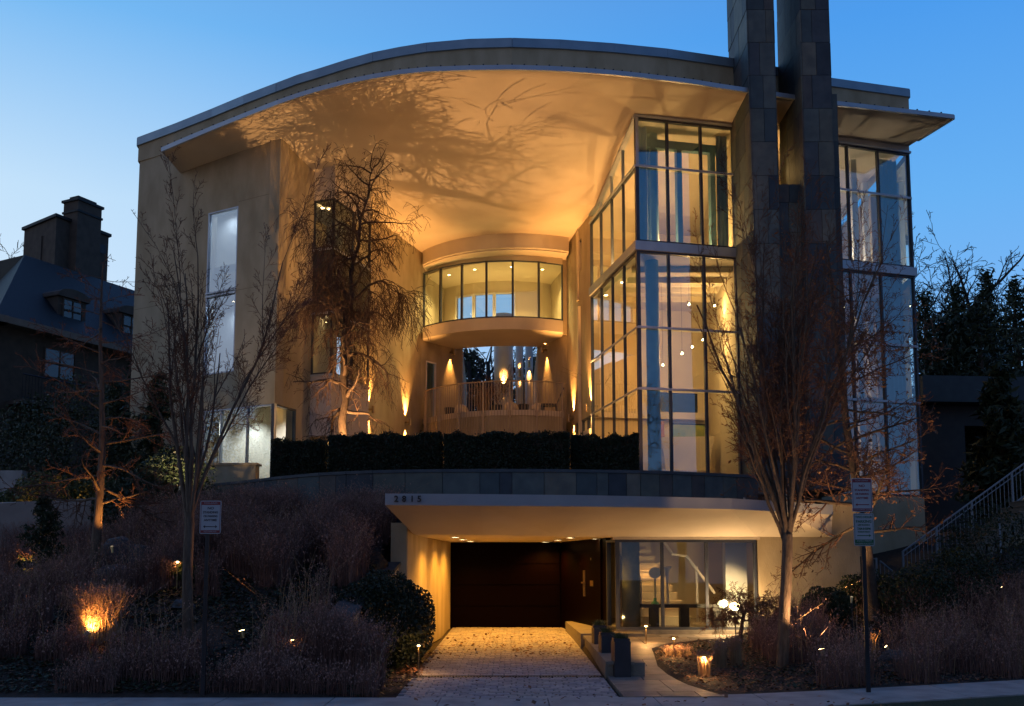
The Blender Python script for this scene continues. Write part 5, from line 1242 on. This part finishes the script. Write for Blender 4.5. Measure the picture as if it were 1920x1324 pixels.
plate(L1_, px, zt0, .305, zt1 - zt0, 13.895, nl(DKBLUE), 1, ('TOW-AWAY', .05), (['NO PARKING'], .04), (.215, 1, 1, DKBLUE), 'red and white plate with a double arrow')
ps = Vector((W(1614, 1312, 14.35).x, 14.35, 0)); px = W(1617, 960, 14.35).x
L2_ = thing('parking_sign', 'dark post carrying two stacked parking plates in front of the oak trunk', 'sign', ps, 'parking signs on posts')
zt1 = Zat(ps, 897); zt0 = Zat(ps, 960); post(px + .0, 14.35, 0, zt1 - .02, L2_)
plate(L2_, px, zt0, .305, zt1 - zt0, 14.345, nl(DKRED), 1, ('TOW AWAY', .05), (['◄ TOW-AWAY ZONE'.replace('◄ ', '')], .04), (.215, 1, 0, DKRED), 'red and white no standing plate with a left arrow')
zu1 = Zat(ps, 962.5); zu0 = Zat(ps, 1024)
plate(L2_, px + .01, zu0, .305, zu1 - zu0, 14.345, [('TWO HOUR', .88, .047, SIGNG, .95), ('PARKING', .745, .056, SIGNG, 1.0), ('LIMIT IN ZONE 3', .64, .03, SIGNG, .8), ('7AM-8:30PM', .525, .046, SIGNG, .82), ('MONDAY-FRIDAY', .43, .025, SIGNG, .9)], 0, (None, .006), (['ZONE 3 PERMIT', 'HOLDERS EXCEPTED'], .085), (.32, 0, 1, SIGNG), 'green and white two hour parking plate with a right arrow', band=SIGNG)

# =================================================================== PLANTERS, TERRACE OBJECTS, INTERIOR OBJECTS
PLANT = mat('dark_planter', (.02, .022, .03), (.035, .036, .045), rough=.45)
def planter(u, D, z0, w_, h, lab, group=None):
    q = W(u, 1200, D); t = thing('planter', lab, 'planter', (q.x, D, z0), group)
    mb = MB(); e = .02
    mb.cbox(q.x, D, z0, w_, w_, h - .05, .12); 
    for dx, dy, a_w, a_d in ((-w_ / 2 + e, 0, 2 * e, w_), (w_ / 2 - e, 0, 2 * e, w_)): mb.box(q.x + dx - e, q.x + dx + e, D - w_ / 2, D + w_ / 2, z0 + h - .051, z0 + h)
    for dy in (-w_ / 2 + e, w_ / 2 - e): mb.box(q.x - w_ / 2 + 2 * e, q.x + w_ / 2 - 2 * e, D + dy - e, D + dy + e, z0 + h - .05, z0 + h)
    mb.build('pot', PLANT, t)
    n = 380; P = np.stack([rng.uniform(-w_ / 2 + .04, w_ / 2 - .04, n) + q.x, rng.uniform(-w_ / 2 + .04, w_ / 2 - .04, n) + D, np.full(n, z0 + h - .06)], 1)
    grassfield('foliage', P, .06, .17, .006, SHRUBL, t, lean=.5); return t
planter(1164, 16.2, .03, .27, .64, 'square dark planter nearest the pavement, tufted with grass', 'square planters by the path')
planter(1138, 17.6, .05, .26, .62, 'square dark planter behind the nearest one', 'square planters by the path')
planter(1124, 19.2, .1, .26, .60, 'farthest square dark planter, mostly hidden behind the others', 'square planters by the path')
def ball(u, v, D, r, lab):
    q = W(u, v, D); q.z = ZB + r; mb = MB(); prof = [(r * math.sin(R(a)) * (1 + .015 * math.cos(R(a * 12))), q.z - r * math.cos(R(a))) for a in range(0, 181, 10)]
    mb.lathe(q.x, q.y, prof, 24); tag(mb.build('round_pot', mat('pale_ceramic', (.6, .53, .42), (.66, .58, .46), rough=.5) if 'pale_ceramic' not in MATS else MATS['pale_ceramic'], smooth=True), lab, 'ornament', 'pale balls behind the balcony railing')
ball(865, 762, 35.9, .27, 'pale ribbed ball behind the balcony railing, leftmost of the three'); ball(958, 760, 35.4, .28, 'pale ribbed ball in the middle of the balcony'); ball(1008, 762, 35.6, .27, 'pale ribbed ball at the right end of the balcony')
def tub(u, D, r, h, lab):
    q = W(u, 760, D); mb = MB(); z = ZB; mb.lathe(q.x, q.y, [(0, z), (r * .8, z), (r, z + h), (r * .9, z + h), (r * .85, z + h * .9), (0, z + h * .9)], 20)
    tag(mb.build('pot', PLANT, smooth=False), lab, 'pot', 'dark pots behind the balcony railing')
tub(843, 36.0, .2, .42, 'dark tapered pot left of the leftmost pale ball'); tub(932, 35.6, .2, .46, 'dark tapered pot holding a bare twiggy shrub'); tub(981, 35.5, .22, .46, 'dark tapered pot between two pale balls')
q = W(932, 760, 35.6)
tree('potted_shrub', Vector((q.x, 35.6, ZB + .4)), 'small bare twiggy shrub growing from a dark pot on the balcony', 'shrub', dict(VASE, n=[10, 7, 5, 2], ratio=[3.2, .5, .5, .5], start=[.3, .2, .2, .2], ang=[24, 26, 30, 30], ref=[.3, 1, .5, .3]), L=.42, r=.03, seed=77)
q = W(905, 760, 37.5); Pp = clump_pts(0, 0, .2, 500); Pp[:, 0] += q.x; Pp[:, 1] += q.y; Pp[:, 2] = ZB + .1
tag(grassfield('plume_grass', Pp, .9, 1.6, .008, GRASS2, lean=.18, seeds=5), 'tall reddish plume grass behind the balcony railing', 'grass')
ch_ = thing('lounge_chair', 'dark slatted lounge chair at the right end of the balcony', 'chair', (1.35, 35.0, ZB)); q = W(1030, 760, 35.1)
mb = MB(); mb.cbox(q.x, 35.2, ZB + .36, .6, .6, .05); mb.build('seat', PLANT, ch_)
mb = MB(); mb.hexa([(q.x + .25, 34.9, ZB + .41), (q.x + .3, 34.9, ZB + .41), (q.x + .3, 35.5, ZB + .41), (q.x + .25, 35.5, ZB + .41), (q.x + .5, 34.9, ZB + 1.0), (q.x + .55, 34.9, ZB + 1.0), (q.x + .55, 35.5, ZB + 1.0), (q.x + .5, 35.5, ZB + 1.0)]); mb.build('backrest', PLANT, ch_)
for dx, dy in ((-.27, -.27), (.27, -.27), (-.27, .27), (.27, .27)): mb = MB(); mb.box(q.x + dx - .025, q.x + dx + .025, 35.2 + dy - .025, 35.2 + dy + .025, ZB, ZB + .36); mb.build('leg', PLANT, ch_)
# lobby: console table, sculptures
tb = thing('console_table', 'long dark console table behind the lobby glass', 'table', (4, 22.6, .42))
mb = MB(); mb.box(2.98, 5.0, 22.35, 22.75, .90, .98); mb.build('tabletop', BLACKP, tb)
for x in (3.3, 4.0, 4.75): mb = MB(); mb.box(x - .1, x + .1, 22.42, 22.7, .42, .898); mb.build('leg', BLACKP, tb)
GRN = mat('green_glass', (.1, .4, .2), (.2, .5, .3), rough=.2); PGL = mat('pale_frosted_glass', (.45, .5, .42), (.55, .58, .5), rough=.3)
x = W(1228, 1100, 22.5).x
sc1 = thing('disc_sculpture', 'glass disc on a slim stem with green foot on the console table', 'sculpture', (x, 22.5, .98))
mb = MB(); mb.lathe(x, 22.5, [(0, .98), (.1, .98), (.09, 1.01), (.04, 1.05), (.035, 1.12), (0, 1.12)], 18); mb.build('foot', GRN, sc1)
mb = MB(); mb.tube([(x, 22.5, 1.12), (x, 22.5, 1.58)], .025, 8); mb.build('stem', PGL, sc1)
mb = MB(); mb.tube([(x, 22.48, 1.70), (x, 22.52, 1.70)], .135, 28); mb.build('disc', PGL, sc1)
x = W(1251, 1100, 22.5).x; mb = MB(); mb.lathe(x, 22.5, [(0, .98), (.07, .98), (.035, 1.02), (.03, 1.55), (.05, 1.75), (.11, 1.84), (.10, 1.85), (0, 1.75)], 20)
tag(mb.build('tall_vase', WHITEP, smooth=True), 'slender white trumpet vase beside the glass disc in the lobby', 'vase')
# glass corner room: painting, candles, plant, table
pt = thing('painting', 'wide yellow green abstract painting on the wall of the glass corner room', 'painting', (5, 33.3, 6))
def onback(u, v): s, z = onwall((2.35, 33.4), (7.2, 34.3), u, v, -.06); return s, z
(pa, pz1), (pb, pz0) = onback(1262, 796), onback(1321, 822)
CANV = mat('abstract_canvas', (.45, .45, .06), (.22, .33, .10), scale=2.2, rough=.7, detail=3)
mb = MB(); wbox(mb, (2.35, 33.4), (7.2, 34.3), pa, pb, pz0 - .1, pz1, -.08, -.03); mb.build('canvas', CANV, pt)
mb = MB()
for z in (pz0 - .14, pz1): wbox(mb, (2.35, 33.4), (7.2, 34.3), pa - .04, pb + .04, z, z + .04, -.09, -.02)
mb.build('frame', DARKM, pt)
(pa, pz1), (pb, pz0) = onback(1237, 790), onback(1246, 838)
mb = MB(); wbox(mb, (2.35, 33.4), (7.2, 34.3), pa, pb, pz0, pz1, -.07, -.02); tag(mb.build('wall_hanging', mat('orange_textile', (.5, .25, .05), (.3, .12, .04), scale=6)), 'narrow orange wall hanging beside the steel column in the glass corner room', 'textile')
tq = W(1262, 880, 28.9)
dt = thing('dining_table', 'dark table top carrying white candles behind the big corner glass', 'table', (tq.x, 28.9, 4.03)); mb = MB(); mb.box(tq.x - .6, tq.x + 1.2, 28.6, 29.4, 4.42, 4.47); mb.build('tabletop', DARKM, dt)
for dx, dy in ((-.5, 28.7), (1.1, 28.7), (-.5, 29.3), (1.1, 29.3)): mb = MB(); mb.box(tq.x + dx - .03, tq.x + dx + .03, dy - .03, dy + .03, 4.03, 4.419); mb.build('leg', DARKM, dt)
cn0 = None
for i in range(9):
    x = tq.x - .36 + i * .095
    if cn0 is None:
        mb = MB(); mb.lathe(0, 0, [(0, 0), (.03, 0), (.03, .03), (.012, .04), (.011, .24), (0, .25)], 10); cn0 = mb.build('candle', WHITEP); o = cn0
    else: o = cn0.copy(); COL.objects.link(o)
    o.location = (x, 28.75, 4.47); tag(o, 'one of nine alike slim white candles in a row on the dark table', 'candle', 'white candles in a row')
q = W(1170, 735, 33.6); yq = thing('yucca', 'spiky potted plant seen through the side glass', 'plant', (2.9, 33.2, 7.3))
mb = MB(); mb.lathe(3.2, 33.9, [(0, 7.3), (.18, 7.3), (.22, 7.75), (0, 7.72)], 16); mb.build('pot', PLANT, yq)
Pp = np.tile(np.array([[3.2, 33.9, 7.8]]), (60, 1)); grassfield('foliage', Pp, .5, 1.1, .02, EVERG, yq, lean=.7)

# =================================================================== LAMPS
def downlight(x, y, z, power, parent=house, color=WARM2, angle=120, r=.07, em=LAMP, aim=(0, 0, -1)):
    mb = MB(); mb.lathe(x, y, [(0, z - .012), (r, z - .012), (r, z)], 16); o = mb.build('ceiling_light', em, parent)
    mb = MB(); mb.lathe(x, y, [(r + .001, z - .016), (r + .025, z - .016), (r + .025, z)], 16); mb.build('trim', ALU, o)
    lamp('SPOT', (x, y, z - .05), power, color, o, aim=aim, angle=angle, blend=.8, size=.05)
def sconce(P, up, dn, n, parent=house, off=.16, r=.055, h=.26):
    x, y, z = P; mb = MB(); mb.lathe(x, y, [(0, z - h / 2 + .02), (r, z - h / 2), (r, z + h / 2), (0, z + h / 2 - .02)], 14)
    mb.cbox(x - n[0] * off / 2, y - n[1] * off / 2, z - .03, .05, off, .06, math.atan2(n[1], n[0]) - R(90)); o = mb.build('wall_light', BRASS, parent)
    if up: lamp('SPOT', (x - n[0] * (off - .075), y - n[1] * (off - .075), z + h / 2 + .03), up, WARM, o, aim=(-n[0] * .03, -n[1] * .03, 1), angle=56, blend=1, size=.03)
    if dn: lamp('SPOT', (x - n[0] * (off - .075), y - n[1] * (off - .075), z - h / 2 - .03), dn, WARM, o, aim=(-n[0] * .03, -n[1] * .03, -1), angle=56, blend=1, size=.03)
def wallsconce(P, Q, u, v, up, dn, off=.2):
    s, z = onwall(P, Q, u, v, -off); q = wp(P, Q, s, z, -off); _, d, n, _ = frame(P, Q); sconce(q, up, dn, (-n.x, -n.y), off=off)
SU, SD = 1900, 1000
wallsconce(B, S, 700, 768, SU, SD); wallsconce(B, S, 769, 792, SU, SD)
wallsconce(FR, C0, 1066, 784, SU, SD); wallsconce(FR, C0, 1098, 765, SU, SD)
wallsconce((-3.5, 36.3), (-2.0, 38.2), 851, 660, 0, 420); wallsconce((1.02, 37.7), (2.05, 35.4), 1017, 656, 60, 420)
q = W(946, 732, 40.0); sconce((colA.x + .02, colA.y - .57, q.z), 900, 420, (0, -1))
for u, v, D in ((974, 703, 41.5), (992, 686, 42.5)):
    q = W(u, v, D); sconce((q.x, D - .32, q.z), 380, 220, (0, -1))
for u, v in ((853, 1007), (868, 1011.5), (882, 1014.5), (1069, 1008), (1046, 1012.5), (1023, 1016)):
    q = WZ(u, v, 2.515); downlight(q.x, q.y, 2.52, 210, can, color=(1, .42, .05), angle=150, r=.09)
downlight(2.0, 23.2, 2.52, 12, can, color=(1, .56, .15), angle=120, r=.06)
# garden lamps
def path_light(x, y, z, h, lab, power=48, group='mushroom path lights'):
    t = thing('path_light', lab, 'lamp', (x, y, z), group)
    mb = MB(); mb.tube([(x, y, z), (x, y, z + h - .03)], .011, 8); mb.build('stem', BRASS, t)
    mb = MB(); mb.lathe(x, y, [(0, z + h + .03), (.03, z + h + .025), (.10, z + h), (.10, z + h - .008), (.03, z + h + .0), (0, z + h + .0)], 18); mb.build('cap', BRASS, t)
    mb = MB(); mb.lathe(x, y, [(0, z + h - .035), (.022, z + h - .03), (.022, z + h - .001), (0, z + h - .001)], 10); b = mb.build('bulb', LAMP, t)
    lamp('POINT', (x, y, z + h - .06), power, WARM2, t, size=.02)
for u, v, D, h, lab in ((1211, 1172, 19.6, .34, 'mushroom path light farthest along the flagstone path'), (1263, 1195, 18.2, .34, 'mushroom path light between its two fellows on the flagstone path'), (1320, 1230, 16.0, .34, 'mushroom path light nearest the pavement, among dead stalks')):
    q = W(u, v, D); z = max(H(q.x, q.y), q.z - h); path_light(q.x, q.y, H(q.x, q.y), max(.2, q.z - H(q.x, q.y)), lab)
for u, v, D, lab in ((785, 1208, 16.4, 'mushroom path light at the left driveway edge under the round bush'), (548, 1233, 15.2, 'small lamp glinting in the grass left of the low wall'), (333, 1052, 17.8, 'slim stake lamp behind the left vase tree trunk')):
    q = W(u, v, D); z0 = H(q.x, q.y); path_light(q.x, q.y, z0, max(.25, q.z - z0), lab, 26 if u > 700 else 3)
def spotlight(P, aim, power, lab, angle=75, color=WARM, r=.05, size=.04, group='ground spotlights', face=None, glow=LAMP, hgt=.14):
    t = thing('spotlight', lab, 'lamp', tuple(P), group); P = Vector(P); a = Vector(aim).normalized(); H0 = P + Vector((0, 0, hgt))
    mb = MB(); mb.tube([P - Vector((0, 0, .1)), H0], .012, 7); mb.build('stake', DARKM, t)
    mb = MB(); mb.tube([H0 - a * .07, H0 + a * .05], [r * .7, r], 12); mb.build('housing', BRASS, t)
    mb = MB(); mb.tube([H0 + a * .051, H0 + a * .056], [r * .85, r * .85], 12); mb.build('lens', glow, t)
    lamp('SPOT', H0 + a * .09, power, color, t, aim=a, angle=angle, blend=.7, size=size)
# visible ones
q = ground(176, 1206); spotlight(q + Vector((0, -.28, .0)), (.15, .75, .75), 130, 'spotlight at the foot of the glowing grass clump', angle=110)
q = ground(50, 1096); spotlight(q + Vector((0, -.25, .0)), (0, .6, .7), 90, 'spotlight at the foot of the small bright bush')
q = ground(1666, 1232); spotlight(q, (-.5, .5, .7), 20, 'spotlight behind the right sign post aimed at a few stalks', r=.035)
q = ground(1878, 1125); spotlight(q + Vector((0, 0, .1)), (-.1, -.55, .6), 4, 'small lamp shining from the right hand bank', r=.03)
q = W(95, 930, 24.0); spotlight((q.x, 23.9, H(q.x, 23.9)), (0, .3, .9), 160, 'hidden spotlight below the yellow lit shrub', angle=100)
q = W(25, 930, 24.0); spotlight((q.x, 23.9, H(q.x, 23.9)), (0, .3, .9), 120, 'hidden spotlight below the shrub at the far left edge', angle=100)
# weeping tree uplight, then two added fill lamps that wash the soffit
spotlight((-4.45, 24.45, 3.95), (.10, .20, 1), 2700, 'terrace spotlight below the weeping tree', angle=72, color=(1, .50, .17), size=.008)
spotlight((.4, 23.4, 3.95), (.0, .42, 1), 270, 'added fill spotlight behind the middle hedge block', angle=120, color=(1, .43, .13))
spotlight((2.9, 25.4, 3.95), (-.15, .5, 1), 380, 'added fill spotlight beside the glass corner', angle=115, color=(1, .43, .13))
# trees towards the street
spotlight((t4.x + .55, t4.y - .5, H(t4.x + .5, t4.y - .5)), (-.2, .25, 1), 360, 'spotlight at the foot of the tall vase tree', angle=85, color=(1, .56, .24), hgt=.3)
spotlight((t5.x - .9, t5.y - 1.2, H(t5.x - .9, t5.y - 1.2)), (.2, .25, 1), 320, 'spotlight in the shrubs before the oak', angle=100, color=(1, .58, .25), hgt=.7, r=.03, glow=LAMPD)
spotlight((t2.x + .45, t2.y - .3, H(t2.x + .45, t2.y - .3)), (-.22, .15, 1), 130, 'spotlight in the grass before the leafless drooping tree', angle=80, hgt=.6, r=.03, glow=LAMPD)
spotlight((-7.8, 22.5, H(-7.8, 22.5)), (-.1, .75, 1), 240, 'added spotlight on the bank washing the plaster wing', angle=110, color=(1, .66, .36), hgt=.7, r=.03, glow=LAMPD)  # added lamp, gives the wing its amber wash
spotlight((t1.x + .7, t1.y + .5, H(t1.x + .7, t1.y + .5)), (-.3, .1, 1), 90, 'spotlight in the grass right of the left vase tree', angle=80)
# bright wall lamp behind the maple
q = W(1378, 1137, 21.4); t = thing('flood_light', 'glaring flood light behind the small spreading maple', 'lamp', (q.x, q.y, H(q.x, q.y)))
mb = MB(); mb.tube([(q.x, q.y, H(q.x, q.y)), (q.x, q.y, q.z - .08)], .015, 8); mb.build('stake', DARKM, t)
mb = MB(); mb.lathe(q.x, q.y, [(0, q.z - .1), (.08, q.z - .07), (.12, q.z), (.08, q.z + .07), (0, q.z + .09)], 16); mb.build('globe', LAMP, t, smooth=True)
lamp('POINT', (q.x, q.y + .2, q.z + .02), 150, (1, .62, .28), t, size=.08)
# interior lights
for s, d, pw in ((.55, 1.6, 290), (1.7, 1.3, 290), (2.6, 1.8, 150)):
    q = wp(C0, G1, s, 0, d); t = MB(); t.lathe(q.x, q.y, [(.04, Z4), (.05, Z4 + .1), (0, Z4 + .11)], 12); o = t.build('floor_uplight', LAMP, house); lamp('POINT', (q.x, q.y, Z4 + .22), pw, WARM2, o, size=.04)
for u, v in ((1292, 570), (1340, 573), (1318, 637), (1298, 650), (1279, 662), (1243, 684)):
    z = Z3 - .0; q = WZ(u, v, z); 
    if q.y > 33 or q.y < 28.3:
        D = 30.5; q = W(u, v, D); z = q.z
        mc_ = MB(); mc_.tube([(q.x, q.y, z + .05), (q.x, q.y, Z3 + .01)], .005, 5); mb = MB(); mb.lathe(q.x, q.y, [(0, z - .03), (.035, z - .03), (.02, z + .03), (0, z + .04)], 10); o = mb.build('pendant_light', LAMP, house); mc_.build('cable', DARKM, o)
        lamp('POINT', (q.x, q.y, z - .12), 85, WARM2, o, size=.04)
    else: downlight(q.x, q.y, z, 120)
for x, y in ((3.6, 30.5), (3.2, 32.0)): downlight(x, y, Z3, 140)
for x, y, z, pw in ((10.6, 31.5, Z3, 200), (11.8, 33.5, Z3, 200), (10.6, 31.5, 7.2, 200), (11.6, 33.4, 7.2, 160), (3.4, 35, 7.05, 60), (5.5, 35.2, 7.05, 60)): downlight(x, y, z, pw)
for x, y in ((10.4, 31.0), (11.6, 33.0)):
    t = MB(); t.lathe(x, y, [(.04, Z4), (.05, Z4 + .1), (0, Z4 + .11)], 12); o = t.build('floor_uplight', LAMP, house); lamp('POINT', (x, y, Z4 + .25), 150, (1, .68, .45), o, size=.04)
for u, v in ((842, 515), (890, 505), (959, 500), (1017, 505)):
    q = WZ(u, v, 13.16); downlight(q.x, q.y, 13.16, 420, r=.05, color=(1, .72, .26))
for x, y, z, pw in ((-8.6, 29.7, 6.9, 330), (-7.3, 28.8, 6.9, 230), (-10.0, 31.2, 6.9, 220), (-6.2, 31.6, 10.65, 40), (-6.4, 31.4, 13.9, 60)): downlight(x, y, z, pw, color=(1, .9, .78) if z < 7 else (1, .75, .42))
s_ = wp(B, S, 2.6, 0, -.1); 
for z, pw in ((13.0, 60), (9.35, 30)): downlight(s_.x, s_.y, z + .1, pw, color=(1, .7, .3), r=.04)
for x, y, pw in ((2.9, 22.7, 30), (5.2, 23.2, 60), (3.6, 24.6, 90), (4.8, 25.2, 60)): downlight(x, y, 2.5, pw)
# added bluish lamps on the blind, imitating sky reflected in the tall window
downlight(-8.95, 28.9, 12.9, 50, color=(.75, .87, 1), r=.03, angle=170)
downlight(-8.2, 28.5, 12.9, 50, color=(.75, .87, 1), r=.03, angle=170)
downlight(-8.5, 28.65, 9.9, 70, color=(.72, .86, 1), r=.03, angle=170)
mb = MB(); mb.box(7.2, 8.4, 30.6, 30.7, 11.4, 15.0); mb.build('interior_wall', INPAINT, house)
lamp('POINT', (7.75, 29.5, 14.3), 60, (1, .6, .22), house)
